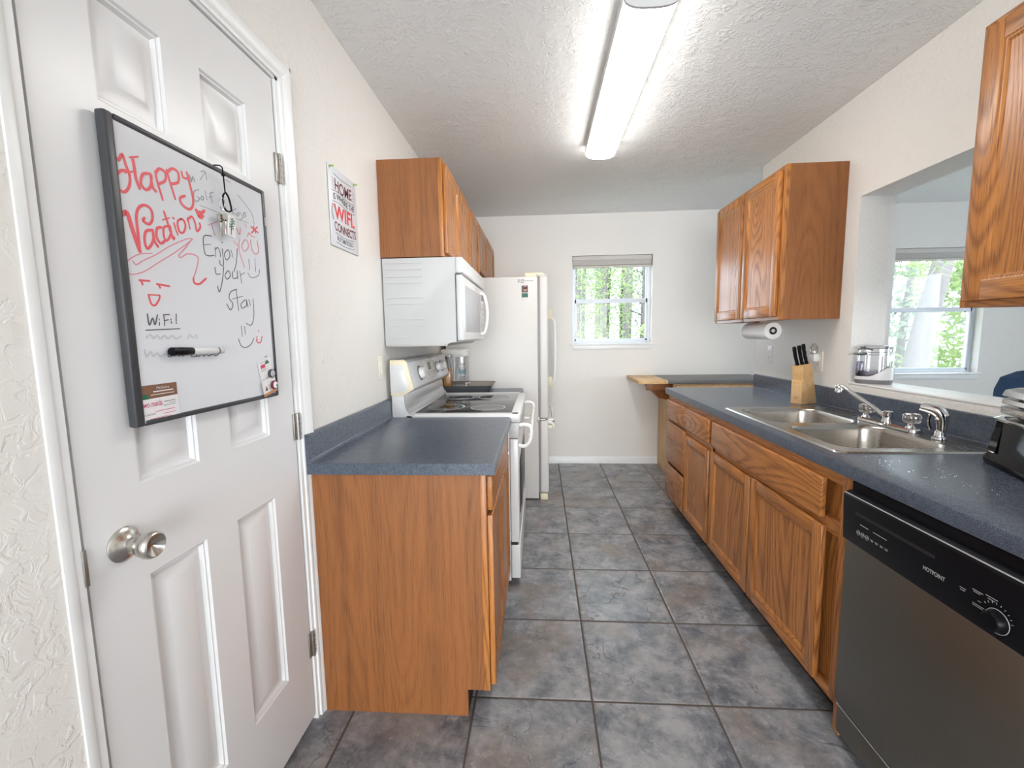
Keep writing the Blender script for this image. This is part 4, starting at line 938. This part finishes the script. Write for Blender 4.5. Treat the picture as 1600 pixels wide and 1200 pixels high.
obj('keypad_buttons', m, 'silverink', t)
obj('door_reveal', MB().box(-.4185, -.4150, MY0-.0012, MY0+.003, 1.300, 1.639), 'charcoal', t)
m = MB(); m.prism([(-.455, 1.297), (-.470, 1.282), (-.78, 1.280), (-.78, 1.286), (-.43, 1.299)], 'y', MY0+.004, MY1-.004); m.box(-.60, -.56, 2.62, 2.70, 1.272, 1.281); m.box(-.67, -.63, 2.62, 2.70, 1.272, 1.281); obj('underside_grille', m, 'hinge', t)

# refrigerator
FY0, FY1 = 3.452, 4.330
t = thing('refrigerator', 'white refrigerator with freezer below, at the far end of the left side', 'refrigerator', (-.36, 3.89, 0))
obj('cabinet_body', bx(-.745, -.018, FY0, FY1, .012, 1.776, .006), 'fridge', t)
ud = obj('upper_door', bx(-.005, .062, FY0, FY1, .668, 1.782, .014, 4), 'fridge', t)
fd = obj('freezer_drawer', bx(-.005, .062, FY0, FY1, .062, .656, .014, 4), 'fridge', t)
m = MB(); m.box(-.02, -.004, FY0+.008, FY1-.008, .06, 1.77); obj('door_gasket', m, 'greyp', t)
obj('top_hinge_cover', bx(-.115, .030, FY0+.012, FY0+.085, 1.776, 1.806, .005), 'cream', t, label='yellowed cream hinge cover'); obj('top_hinge_plate', bx(-.03, .052, FY0+.010, FY0+.05, 1.783, 1.790, .001), 'hinge', t)
obj('middle_hinge', MB().box(-.022, .040, FY0-.003, FY0+.03, .657, .667, .001).box(-.025, -.012, FY0-.004, FY0+.01, .640, .684, .001), 'hinge', t)
obj('toe_grille', bx(-.012, .05, FY0+.03, FY1, .0, .058, .004), 'whitem', t); obj('foot_cover', bx(-.006, .054, FY0+.002, FY0+.09, .0, .054, .008), 'cream', t, label='yellowed cream foot cover')
yh = FY1-.10
m = MB(); P = spline([(.060, yh, 1.50), (.130, yh, 1.46), (.142, yh, 1.25), (.142, yh, 1.10), (.130, yh, .89), (.060, yh, .84)], 6); m.tube(P, .013, 12); obj('door_handle', m, 'handle', ud)
for z in (1.475, .835): obj('handle_mount', bx(.058, .112, yh-.020, yh+.020, z, z+.095, .006), 'cream', ud, label='yellowed cream handle mount')
m = MB(); m.tube(spline([(.060, FY0+.09, .625), (.095, FY0+.09, .615), (.105, FY0+.09, .58)], 4)+[(.105, FY0+.09, .58)][:0], .010, 10)
m.tube(spline([(.058, FY0+.10, .640), (.090, FY0+.10, .642), (.104, FY0+.14, .630), (.106, FY0+.25, .600), (.106, FY1-.25, .600), (.104, FY1-.14, .630), (.090, FY1-.10, .642), (.058, FY1-.10, .640)], 6), .011, 12); obj('freezer_handle', m, 'handle', fd)
for y in (FY0+.10, FY1-.10): obj('handle_mount', bx(.058, .092, y-.02, y+.02, .570, .600, .005), 'cream', fd)
t = thing('fridge_magnet', 'small photo magnet with a green caption high on the refrigerator side', 'magnet', (-.115, FY0-.002, 1.66))
obj('magnet_card', bx(-.142, -.088, FY0-.003, FY0, 1.600, 1.712, .0005), 'paper', t); m = MB(); m.box(-.139, -.091, FY0-.0036, FY0-.003, 1.655, 1.708); m2 = obj('photo_print', m, 'charcoal', t)
obj('portrait_print', MB().box(-.124, -.100, FY0-.0040, FY0-.0036, 1.664, 1.694).lathe([(.012, 0), (.012, .0004)], (-.112, FY0-.0036, 1.694), (0, -1, 0), 16), 'pinkbits', t)
obj('caption_print', bx(-.139, -.091, FY0-.0036, FY0-.003, 1.618, 1.650), 'green', t)
m = MB(); text_mb(m, 'RZ', (-.166, FY0-.0006, 1.728), (1, 0, 0), (0, 0, 1), .028); m.box(-.145, -.05, FY0-.001, FY0-.0002, 1.742, 1.745); tag(obj('sticker', m, 'greyink', loc=(-.12, FY0, 1.74)), 'small dark sticker lettering above the magnet on the refrigerator side', 'sticker')

# ================================================================ SMALL THINGS
# tray and canisters between range and refrigerator
t = thing('serving_tray', 'dark grey tray with flared rim on the short counter beside the range', 'tray', (-.55, 3.28, .9145))
def trr(x0, x1, y0, y1, z, r=.02): return [(x, y, z) for x, y in rrect(x0, x1, y0, y1, r, 4)]
m = MB(); m.loops([trr(-.725, -.395, 3.135, 3.415, .9146), trr(-.728, -.392, 3.132, 3.418, .918), trr(-.762, -.352, 3.108, 3.440, .972, .03), trr(-.760, -.355, 3.111, 3.437, .9735, .03), trr(-.727, -.393, 3.133, 3.417, .921)])
obj('tray_body', m, 'tray', t); obj('tray_lining', MB().loops([trr(-.728, -.394, 3.134, 3.416, .9205), trr(-.754, -.361, 3.117, 3.431, .9695, .03), trr(-.756, -.359, 3.115, 3.433, .9698, .03), trr(-.730, -.392, 3.132, 3.418, .9200)], closed=True), 'traytop', t)
m = MB(); m.box(-.725, -.396, 3.137, 3.413, .921, .922); obj('tray_floor', m, 'traytop', t)
t = thing('storage_jar', 'tall clear jar half full of amber cereal on the dark tray', 'jar', (-.678, 3.19, .922))
m = MB(); m.loops([trr(-.712, -.648, 3.158, 3.222, .923, .012), trr(-.714, -.646, 3.156, 3.224, .93, .014), trr(-.714, -.646, 3.156, 3.224, 1.160, .014), trr(-.710, -.650, 3.160, 3.220, 1.172, .014)]); obj('jar_wall', m, 'clear', t)
m = MB(); m.loops([trr(-.710, -.650, 3.160, 3.220, .965, .012), trr(-.710, -.650, 3.160, 3.220, 1.086, .012), trr(-.700, -.660, 3.170, 3.210, 1.095, .012)]); obj('jar_contents', m, 'honey', t)
obj('jar_base_contents', MB().loops([trr(-.710, -.650, 3.160, 3.220, .926, .012), trr(-.710, -.650, 3.160, 3.220, .964, .012)]), 'pinkbits', t)
obj('jar_lid', MB().loops([trr(-.718, -.642, 3.152, 3.228, 1.170, .014), trr(-.718, -.642, 3.152, 3.228, 1.192, .014)]), 'clear', t)
t = thing('storage_canister', 'wide clear canister with grey lid and teal lettering behind the amber jar', 'canister', (-.62, 3.33, .922))
m = MB(); m.loops([trr(-.690, -.560, 3.250, 3.400, .923, .02), trr(-.692, -.556, 3.248, 3.402, .94, .025), trr(-.692, -.552, 3.248, 3.402, 1.178, .025)]); obj('canister_wall', m, 'clear', t)
obj('canister_lid', MB().loops([trr(-.740, -.552, 3.242, 3.408, 1.176, .025), trr(-.744, -.546, 3.238, 3.412, 1.182, .028), trr(-.744, -.546, 3.238, 3.412, 1.222, .028), trr(-.735, -.556, 3.246, 3.402, 1.232, .025)]), 'wallplate', t)
u3, v3 = (1, 0, 0), (0, 0, 1)
m = text_mb(MB(), 'SUN', (-.596, 3.2468, 1.112), u3, v3, .020, .036, bold=.02); text_mb(m, 'OZ', (-.590, 3.2468, 1.010), u3, v3, .022, .030, bold=.01); obj('small_lettering', m, 'greyink', t)
m = text_mb(MB(), 'And', (-.612, 3.2466, 1.048), u3, v3, .046, .058, bold=.02); obj('teal_lettering', m, 'teal', t)
obj('canister_contents', MB().loops([trr(-.684, -.562, 3.256, 3.394, .925, .02), trr(-.684, -.562, 3.256, 3.394, .948, .02), trr(-.66, -.58, 3.28, 3.37, .956, .02)]), 'paper', t)
t = thing('pump_dispenser', 'tiny white pump dispenser standing on the tray beside the canister', 'pump dispenser', (-.545, 3.19, .922))
obj('dispenser_body', MB().lathe([(.009, 0), (.010, .003), (.010, .040), (.005, .046), (.004, .062)], (-.545, 3.19, .9222), n=18), 'white', t); obj('pump_nozzle', MB().tube([(-.551, 3.19, .985), (-.535, 3.19, .986), (-.512, 3.188, .990)], .004, 8), 'white', t)

# plates on the walls
def plate(name, label, cat, x, y, z, face, mt, kind):
    s = face; t = thing(name, label, cat, (x, y, z))
    m = MB(); m.box(x, x+.006*s, y-.036, y+.036, z-.060, z+.060, .003); obj('cover_plate', m, mt, t)
    if kind == 'switch': obj('rocker', MB().box(x+.005*s, x+.009*s, y-.016, y+.016, z-.033, z+.033, .002), mt, t)
    else:
        obj('receptacle', MB().box(x+.005*s, x+.0075*s, y-.017, y+.017, z-.034, z+.034, .002), mt, t)
        m = MB()
        for dz in (-.019, .019):
            for dy in (-.006, .006): m.box(x+.0072*s, x+.0078*s, y+dy-.0012, y+dy+.0012, z+dz-.002, z+dz+.006)
            m.lathe([(.0022, 0), (.0022, .0006)], (x+.0072*s, y, z+dz-.008), (s, 0, 0), 10)
        obj('slots', m, 'slot', t)
    return t
plate('light_switch', 'almond rocker switch plate on the left wall above the counter', 'light switch', XL, 2.140, 1.180, 1, 'almond', 'switch')
plate('wall_outlet', 'white double outlet on the right wall under the paper towel', 'outlet', XR, 3.190, 1.170, -1, 'wallplate', 'outlet')
plate('wall_outlet', 'almond outlet on the right wall above the knife block, with a plug in it', 'outlet', XR, 2.640, 1.155, -1, 'almond', 'outlet')
t = thing('plug_in_air_freshener', 'plug in air freshener in the outlet behind the knife block', 'air freshener', (XR-.02, 2.645, 1.185))
m = MB(); m.box(XR-.045, XR-.0080, 2.617, 2.671, 1.152, 1.200, .010, 3); obj('warmer', m, 'wallplate', t)
obj('oil_bottle', MB().lathe([(.012, 0), (.019, .006), (.019, .038), (.010, .050), (.009, .060)], (XR-.030, 2.645, 1.198), n=20), 'acrylic', t)

# paper towel under the right wall cabinet
t = thing('paper_towel_roll', 'white paper towel roll on a holder under the right wall cabinet', 'paper towel', (1.425, 2.90, 1.335))
cx, cz = 1.397, 1.333
m = MB(); Ls = [[(cx+q*math.cos(a), y, cz+q*math.sin(a)) for a in [6.28318*i/48 for i in range(48)]] for q, y in ((.050, 2.762), (.0515, 2.765), (.0515, 3.068), (.050, 3.071), (.023, 3.071), (.023, 2.762))]; m.loops(Ls, closed=True)
obj('towel_roll', m, 'towel', t)
m = MB(); Ls = [[(cx+q*math.cos(a), y, cz+q*math.sin(a)) for a in [6.28318*i/32 for i in range(32)]] for q, y in ((.0228, 2.7615), (.0228, 3.071), (.0208, 3.071), (.0208, 2.7615))]; m.loops(Ls, closed=True); obj('cardboard_core', m, 'card', t)
m = MB(); m.tube([(cx, 2.768, cz), (cx, 3.085, cz)], .007, 12); m.lathe([(.0085, 0), (.0115, .003), (.0105, .008), (.002, .010)], (cx, 2.768, cz), (0, -1, 0), 20)
m.tube(spline([(cx, 3.085, cz), (cx, 3.098, cz+.012), (cx, 3.100, cz+.045), (cx, 3.090, 1.399)], 5), .005, 10); m.box(cx-.02, cx+.02, 3.065, 3.108, 1.3925, 1.4015, .002); obj('towel_holder', m, 'whitem', t)

# knife block, rotated on the counter
KB = Matrix.Translation((1.463, 2.548, .9185)) @ Matrix.Rotation(R(24), 4, 'Z')
t = thing('knife_block', 'pale wooden knife block on the counter between sink and backsplash', 'knife block', (1.51, 2.58, .9185))
WB = .066
m = MB(); m.prism([(0, 0), (.122, 0), (.066, .232), (-.008, .214), (.010, .132), (.0, .13)], 'y', 0, WB, .0025, xf=KB); obj('block_body', m, 'birch', t)
m = MB(); m.prism([(-.004, 0), (.0005, 0), (.0005, .128), (-.004, .128)], 'y', 0.002, .018, .001, xf=KB); m.prism([(-.004, 0), (.0005, 0), (.0005, .128), (-.004, .128)], 'y', WB-.018, WB-.002, .001, xf=KB); m.prism([(-.004, 0), (.0005, 0), (.0005, .108), (-.004, .108)], 'y', .016, WB-.016, .001, xf=KB); obj('front_pocket', m, 'birch', t)
obj('stamped_mark', MB().box(-.0045, -.0038, .022, .044, .030, .033, xf=KB).box(-.0045, -.0038, .022, .044, .037, .039, xf=KB), 'brown', t)
kd = Vector((-.32, 0, .95)).normalized()
for i, (a, b, h, lb) in enumerate(((.012, .045, .112, 'leftmost black handled knife in the wooden block'), (.030, .030, .114, 'middle black handled knife in the wooden block'), (.048, .018, .118, 'rightmost and tallest black handled knife in the wooden block'))):
    z = .214+.018*(a+.008)/.074; o = KB @ Vector((a, b, z-.002)); dr = (KB.to_3x3() @ kd).normalized()
    t = thing('kitchen_knife', lb, 'knife', tuple(o), 'knives in the wooden block')
    side = (KB.to_3x3() @ Vector((0, 1, 0))).normalized(); dep = side.cross(dr).normalized()
    m = MB(); Ls = []
    for q, wd in ((.000, .0095), (.008, .0125), (.014, .0105), (.05, .0110), (.085, .0118), (h-.012, .0135), (h-.003, .0115), (h, .005)):
        c = o+dr*q+dep*(-.0035*math.sin(q/h*3.1)); n = 14; Ls.append([c+dep*wd*math.cos(6.28318*j/n)+side*.0080*math.sin(6.28318*j/n) for j in range(n)])
    m.loops(Ls); kn = obj('knife_handle', m, 'black', t)
    obj('bolster', MB().loops([[o+dr*q+dep*.010*sx+side*.0055*sy for sx, sy in ((-1, -1), (1, -1), (1, 1), (-1, 1))] for q in (-.018, .004)]), 'steel', t)
    m = MB()
    for q in (.025, .055, .086):
        for sg in (-1, 1): c = o+dr*q+dep*(-.0035*math.sin(q/h*3.1)); m.lathe([(.0022, .0074), (.0020, .0084)], c, side*sg, 10)
    obj('rivets', m, 'chrome', kn)

# clear food storage appliance on the serving ledge
t = thing('countertop_juicer', 'white and clear plastic juicer with grey base on the serving ledge', 'juicer', (1.68, 2.33, 1.063))
LX, LY, LZ = 1.668, 2.315, 1.063
FX = Matrix.Translation((LX, LY, LZ)) @ Matrix.Rotation(R(-38), 4, 'Z') @ Matrix.Diagonal((.80, .85, 1.22, 1))
def er(rx, ry, z, n=40, k=2.6):
    o_ = []
    for i in range(n):
        a = 6.28318*i/n; c_, s_ = math.cos(a), math.sin(a); o_.append((rx*math.copysign(abs(c_)**(2/k), c_), ry*math.copysign(abs(s_)**(2/k), s_), z))
    return o_
m = MB(); m.loops([er(.088, .060, 0), er(.092, .063, .003), er(.096, .066, .017)], xf=FX); obj('grey_base', m, 'greyp', t)
m = MB(); Ls = []
for q in (0, 1): pass
A0 = er(.097, .067, .017); A1 = [(x*1.0, y*1.0, .030+.038*max(0, min(1, (x+.02)/.09))**1.3) for x, y, z in er(.098, .068, 0)]; A2 = [(x*.93, y*.93, z) for x, y, z in A1]; A3 = [(x*.93, y*.93, .022) for x, y, z in A0]
m.loops([A0, A1, A2, A3], xf=FX); obj('white_housing', m, 'white', t)
m = MB(); m.loops([er(.086, .058, .024), er(.086, .058, .118)], xf=FX); obj('clear_tub', m, 'clear', t)
m = MB(); m.loops([er(.080, .052, .024), er(.080, .052, .052)], xf=FX); obj('lilac_insert', m, 'lilac', t)
m = MB(); m.loops([er(.090, .062, .116), er(.090, .062, .126)], xf=FX); m.loops([er(.083, .056, .126), er(.083, .056, .142)], xf=FX); m.loops([er(.088, .060, .142), er(.080, .052, .150), er(.05, .03, .154)], xf=FX); obj('stacked_lids', m, 'clear', t)
m = MB(); m.box(-.088, -.050, -.045, .005, .030, .090, .006, xf=FX); obj('front_cup', m, 'lilac', t)
m = MB(); m.tube([FX @ Vector(p) for p in spline([(-.130, -.02, .118), (-.105, -.02, .122), (-.07, -.01, .118), (-.04, 0, .122)], 4)], [.003]*4+[.005]*9, 8); m.tube([FX @ Vector(p) for p in spline([(-.080, -.045, .140), (-.05, -.03, .143), (-.01, -.02, .138)], 4)], .0045, 8); obj('latch_levers', m, 'hinge', t)

# black coffee maker with steel bands at the right edge
CM = Matrix.Translation((1.372, 1.435, .9185)) @ Matrix.Rotation(R(-112), 4, 'Z')   # local x runs along the front edge, local y towards the wall
t = thing('coffee_maker', 'glossy black coffee maker with stacked steel bands at the right edge of the counter', 'coffee maker', (1.42, 1.30, .9185))
def rl(x0, x1, y0, y1, z, r=.03): return [(x, y, z) for x, y in rrect(x0, x1, y0, y1, r, 6)]
m = MB(); m.loops([rl(0, .30, 0, .20, 0), rl(-.004, .304, -.004, .204, .006), rl(-.004, .304, -.004, .204, .022), rl(.002, .298, .002, .198, .034), rl(.012, .288, .010, .190, .135), rl(.020, .280, .018, .182, .148)], xf=CM); cb = obj('black_body', m, 'blackg', t)
m = MB(); m.loops([[(.030, -.001, .042), (.075, -.001, .042), (.077, .009, .128), (.045, .009, .128)], [(.030, .01, .042), (.075, .01, .042), (.077, .02, .128), (.045, .02, .128)]], xf=CM); obj('side_window', m, 'blackg', cb)
obj('silver_dash', MB().box(.045, .072, -.003, .0, .040, .0435, .001, xf=CM), 'chrome', cb)
m = MB(); m.loops([rl(.011, .289, .008, .192, .136), rl(.009, .291, .006, .194, .142), rl(.022, .278, .016, .184, .150), rl(.04, .26, .034, .166, .152)], xf=CM); obj('chrome_rim', m, 'chrome', t)
m = MB(); m.loops([rl(.045, .255, .04, .16, .150), rl(.045, .255, .04, .16, .232)], xf=CM); obj('filter_housing', m, 'blackm', t)
m = MB(); m.loops([rl(.020, .280, .014, .186, .160, .04), rl(.018, .282, .012, .188, .163, .04), rl(.018, .282, .012, .188, .180, .04), rl(.022, .278, .016, .184, .182, .04)], xf=CM); m.loops([rl(.020, .280, .014, .186, .189, .04), rl(.018, .282, .012, .188, .191, .04), rl(.020, .280, .014, .186, .203, .04)], xf=CM); obj('steel_band', m, 'steel', t)
m = MB(); m.loops([rl(.020, .280, .014, .186, .210, .04), rl(.018, .282, .012, .188, .213, .04), rl(.022, .278, .016, .184, .228, .04), rl(.040, .26, .03, .17, .236, .04)], xf=CM); obj('steel_lid', m, 'steel', t)

# ---- bar unit against the back wall
t = thing('bar_cabinet', 'pale pine cabinet with grey top standing against the far wall', 'cabinet', (1.6, 4.24, 0))
BX0, BX1 = 1.185, 2.05
m = MB(); m.box(BX0, BX0+.016, 4.02, 4.488, .10, .876); m.box(BX0, BX0+.016, 4.09, 4.488, 0, .10); m.box(BX1-.016, BX1, 4.02, 4.488, 0, .876); m.box(BX0+.016, BX1-.016, 4.02, 4.488, .1, .116); obj('carcass', m, 'pine', t)
obj('toe_kick', bx(BX0+.016, BX1-.016, 4.085, 4.10, 0, .10), 'blackm', t)
m = MB(); m.box(BX0, BX0+.038, 4.0, 4.02, .10, .876, .001); m.box(BX1-.038, BX1, 4.0, 4.02, .10, .876, .001); m.box(BX0+.038, BX1-.038, 4.0, 4.0196, .10, .14); m.box(BX0+.038, BX1-.038, 4.0, 4.0196, .850, .876); m.box(BX0+.03, BX1-.03, 4.0205, 4.024, .12, .87); obj('face_frame', m, 'pine', t)
for a, b in ((BX0+.025, BX1-.025),): dr_ = obj('drawer_front', bx(a, b, 3.981, 3.9995, .70, .862, .004), 'pine', t)
obj('door', bx(BX0+.025, (BX0+BX1)/2-.004, 3.981, 3.9995, .115, .69, .004), 'pine', t); obj('door', bx((BX0+BX1)/2+.004, BX1-.025, 3.981, 3.9995, .115, .69, .004), 'pine', t)
obj('grey_top', bx(1.132, BX1+.01, 3.965, 4.496, .879, .912, .003), 'lamg', t)
obj('wood_leaf', bx(.868, 1.130, 3.965, 4.496, .879, .912, .003), 'birch', t, label='pale wooden end leaf of the top')
obj('leaf_bracket', MB().prism([(BX0-.001, .876), (.955, .876), (.955, .862), (1.090, .73), (BX0-.001, .715)], 'y', 4.10, 4.14, .003), 'oakp', t); obj('leaf_cleat', bx(.955, BX0-.001, 4.03, 4.05, .815, .878, .002), 'oakp', t)

# ---- ceiling light
t = thing('fluorescent_ceiling_light', 'long lit fluorescent fixture with a curved white lens on the ceiling', 'ceiling light', (.383, 2.27, ZC))
LY0, LY1 = 1.628, 2.925
obj('housing', bx(.290, .477, LY0+.006, LY1-.006, 2.452, 2.4995, .003), 'whitem', t)
def lens(y, k=1.0):
    o_ = [];
    for i in range(15): a = math.pi*i/14; o_.append((.3835-.0905*math.copysign(abs(math.cos(a))**.75, math.cos(a))*k, y, 2.452-.040*math.sin(a)**.8*k))
    return o_
m = MB(); m.loops([lens(LY0+.012), lens(LY1-.006)]); obj('diffuser_lens', m, 'lamp', t)
m = MB(); m.loops([[(.3835+(x-.3835)*1.05, y, z if i not in (0, 14) else 2.499) for i, (x, y, z) in enumerate(lens(LY0))], [(.3835+(x-.3835)*1.05, LY0+.011, z if i not in (0, 14) else 2.499) for i, (x, y, z) in enumerate(lens(LY0))]]); obj('end_cap', m, 'whitem', t)

# ---- dining room chair seen past the coffee maker
t = thing('dining_armchair', 'dark blue armchair beyond the serving opening behind the coffee maker', 'chair', (2.60, 2.10, 0))
m = MB(); m.box(2.32, 2.90, 1.72, 2.30, .28, .48, .05, 3); obj('seat', m, 'blue', t)
m = MB(); Ls = []
for z, g in ((.40, 0), (.75, .01), (1.02, .02), (1.08, .04), (1.11, .10), (1.12, .16)): Ls.append([(x, y, z) for x, y in rrect(2.30+g, 2.92-g, 2.30+g*.25, 2.42-g*.25, .03, 4)])
m.loops(Ls); obj('backrest', m, 'blue', t)
for x in (2.36, 2.86):
    for y in (1.76, 2.36): obj('leg', MB().lathe([(.014, 0), (.022, .29)], (x, y, 0), n=12), 'card', t)

# ================================================================ OUTSIDE
struct('ground', bx(-14, 18, 4.7, 40, -.40, -.30), 'grass', smooth=False)
def leafcrown(m, c, rad, n, size, mi=0, drop=0.0):
    for i in range(n):
        v = Vector((rnd.gauss(0, 1), rnd.gauss(0, 1), rnd.gauss(0, 1))).normalized()*(rnd.random()**.45)
        p = Vector(c)+Vector((v.x*rad[0], v.y*rad[1], v.z*rad[2])); s_ = size*rnd.uniform(.6, 1.4)
        a = Vector((rnd.gauss(0, 1), rnd.gauss(0, 1), rnd.gauss(0, .7)-drop)).normalized(); b_ = a.orthogonal().normalized(); b_ = (Matrix.Rotation(rnd.uniform(0, 6.28), 3, a) @ b_)
        f = m.b.faces.new([m.b.verts.new(q) for q in (p-a*s_, p-b_*s_*.35, p+a*s_, p+b_*s_*.35)]); f.material_index = mi
def tree(label, x, y, h, r, lean, crowns, bark, leaf, group=None, branches=5):
    t = thing('pine_tree' if leaf == 'leafb' else 'tree', label, 'tree', (x, y, -.3), group)
    P = spline([(x, y, -.3), (x+lean*.3, y, h*.3), (x+lean*.65+.05, y, h*.65), (x+lean, y, h)], 5); m = MB(); m.tube(P, [r*(1-.45*i/(len(P)-1)) for i in range(len(P))], 12)
    for k in range(branches):
        z = h*rnd.uniform(.25, .95); q = P[min(len(P)-1, int(z/h*(len(P)-1)))]; a = rnd.uniform(0, 6.28); l = rnd.uniform(.3, .62)
        m.tube(spline([q, q+Vector((math.cos(a)*l*.5, math.sin(a)*l*.5, .25*l)), q+Vector((math.cos(a)*l, math.sin(a)*l, .2*l*rnd.uniform(-1, 2)))], 3), [r*.28, r*.25, r*.22, r*.2, r*.15, r*.12, r*.08], 6)
    obj('trunk', m, bark, t); m = MB()
    for c, rad, n, s_ in crowns: leafcrown(m, (x+lean*.5+c[0], y+c[1], c[2]), rad, n, s_)
    obj('foliage', m, leaf, t, smooth=False); return t
G1 = 'trees in the woods behind the far kitchen window'
def thicket(x, y, r, leaf, bark, n=1500, tr=.06):
    tree('slender pale woodland tree outside the far kitchen window', x, y, 5.6, tr, rnd.uniform(-.12, .12), [((0, 0, 2.6), (r, r, 1.3), n*2, .033), ((0, 0, 1.1), (r, r*.8, 1.0), n, .030)], bark, leaf, G1, 7)
for x, y, r, lf, bk in ((1.05, 7.7, .62, 'leafa', 'bark'), (.72, 9.5, .62, 'leafb', 'bark'), (2.15, 9.5, .66, 'leafb', 'barkd'), (1.45, 11.2, .7, 'leafb', 'bark'), (3.0, 11.2, .7, 'leafa', 'bark'), (.95, 13.0, .8, 'leafb', 'barkd'), (2.6, 13.1, .8, 'leafb', 'bark'), (4.3, 13.2, .8, 'leafa', 'bark')): thicket(x, y, r, lf, bk)
def pole(x, y, tr, bk): tree('bare slender trunk standing in the woods outside the far kitchen window', x, y, 5.6, tr, 0, [((0, 0, 5.0), (.3, .3, .5), 120, .06)], bk, 'leafb', 'bare trunks outside the far kitchen window', 0)
for x, y, tr, bk in ((.72, 8.5, .05, 'bark'), (1.62, 8.55, .07, 'bark'), (1.43, 9.55, .05, 'barkd'), (1.95, 8.5, .045, 'bark'), (2.35, 10.3, .08, 'bark'), (1.28, 10.25, .05, 'bark'), (1.85, 10.3, .045, 'barkd'), (.98, 10.3, .06, 'bark'), (2.25, 12.0, .05, 'bark'), (2.75, 10.35, .05, 'bark')): pole(x, y, tr, bk)
def shrub(label, x, y, r, h, leaf, n, group=None, size=.09):
    t = thing('shrub', label, 'shrub', (x, y, -.3), group); m = MB()
    for q in range(7): a = q*.9; m.tube([(x, y, -.3), (x+math.cos(a)*r*.4, y+math.sin(a)*r*.4, h*.5)], [.012, .006], 5)
    obj('stems', m, 'barkd', t); m = MB(); leafcrown(m, (x, y, h*.45-.1), (r, r, h*.55), n, size); obj('foliage', m, leaf, t, smooth=False)
for i in range(5): shrub('low leafy shrub at the foot of the woods outside the far kitchen window', .35+i*.66*(1 if i % 2 else .9), 6.2+(i % 2)*.62, .30, 1.30+.2*(i % 3), 'leafa' if i % 3 else 'leafb', 330, 'shrubs outside the far kitchen window')
# dining room window view: one big leaning trunk with greenery
t = tree('thick pale tree trunk leaning outside the dining room window', 6.55, 8.3, 4.6, .20, .75, [((-1.0, .9, 2.2), (.9, .6, .9), 700, .10), ((1.3, 1.0, 2.4), (.9, .6, 1.2), 700, .10), ((-.9, 1.0, .6), (.8, .6, .8), 500, .10), ((1.2, 1.1, .5), (.9, .6, .9), 600, .10)], 'bark', 'leafa', branches=0)
tree('blue green tree behind the thick trunk outside the dining room window', 8.6, 11.2, 4.5, .10, .2, [((0, 0, 2.0), (1.6, 1.0, 1.8), 1100, .11)], 'bark', 'leafb')
tree('bushy tree left of the thick trunk outside the dining room window', 5.6, 11.3, 4.5, .10, -.2, [((0, 0, 2.2), (1.35, 1.0, 1.8), 1100, .11)], 'bark', 'leafb')
t = thing('palm_frond_cluster', 'palm with drooping fronds at the top of the dining room window view', 'palm', (4.3, 6.4, -.3)); m = MB(); fr = MB()
m.tube([(4.30, 6.4, -.3), (4.32, 6.4, 2.75)], [.10, .08], 12); obj('trunk', m, 'bark', t)
for a in range(14):
    an = a*.449; d_ = Vector((math.cos(an), math.sin(an), 0)); sd = d_.cross(Vector((0, 0, 1)))
    sp = [Vector((4.32, 6.4, 2.72))+d_*q*1.05+Vector((0, 0, .30*q-.95*q*q)) for q in [i/16 for i in range(17)]]
    fr.tube(sp, .006, 4)
    for i in range(2, 17):
        for sg in (-1, 1): p = sp[i]; fr.b.faces.new([fr.b.verts.new(q) for q in (p, p+d_*.022, p+sd*sg*.22+d_*.10+Vector((0, 0, -.12)))])
obj('fronds', fr, 'leafa', t, smooth=False)
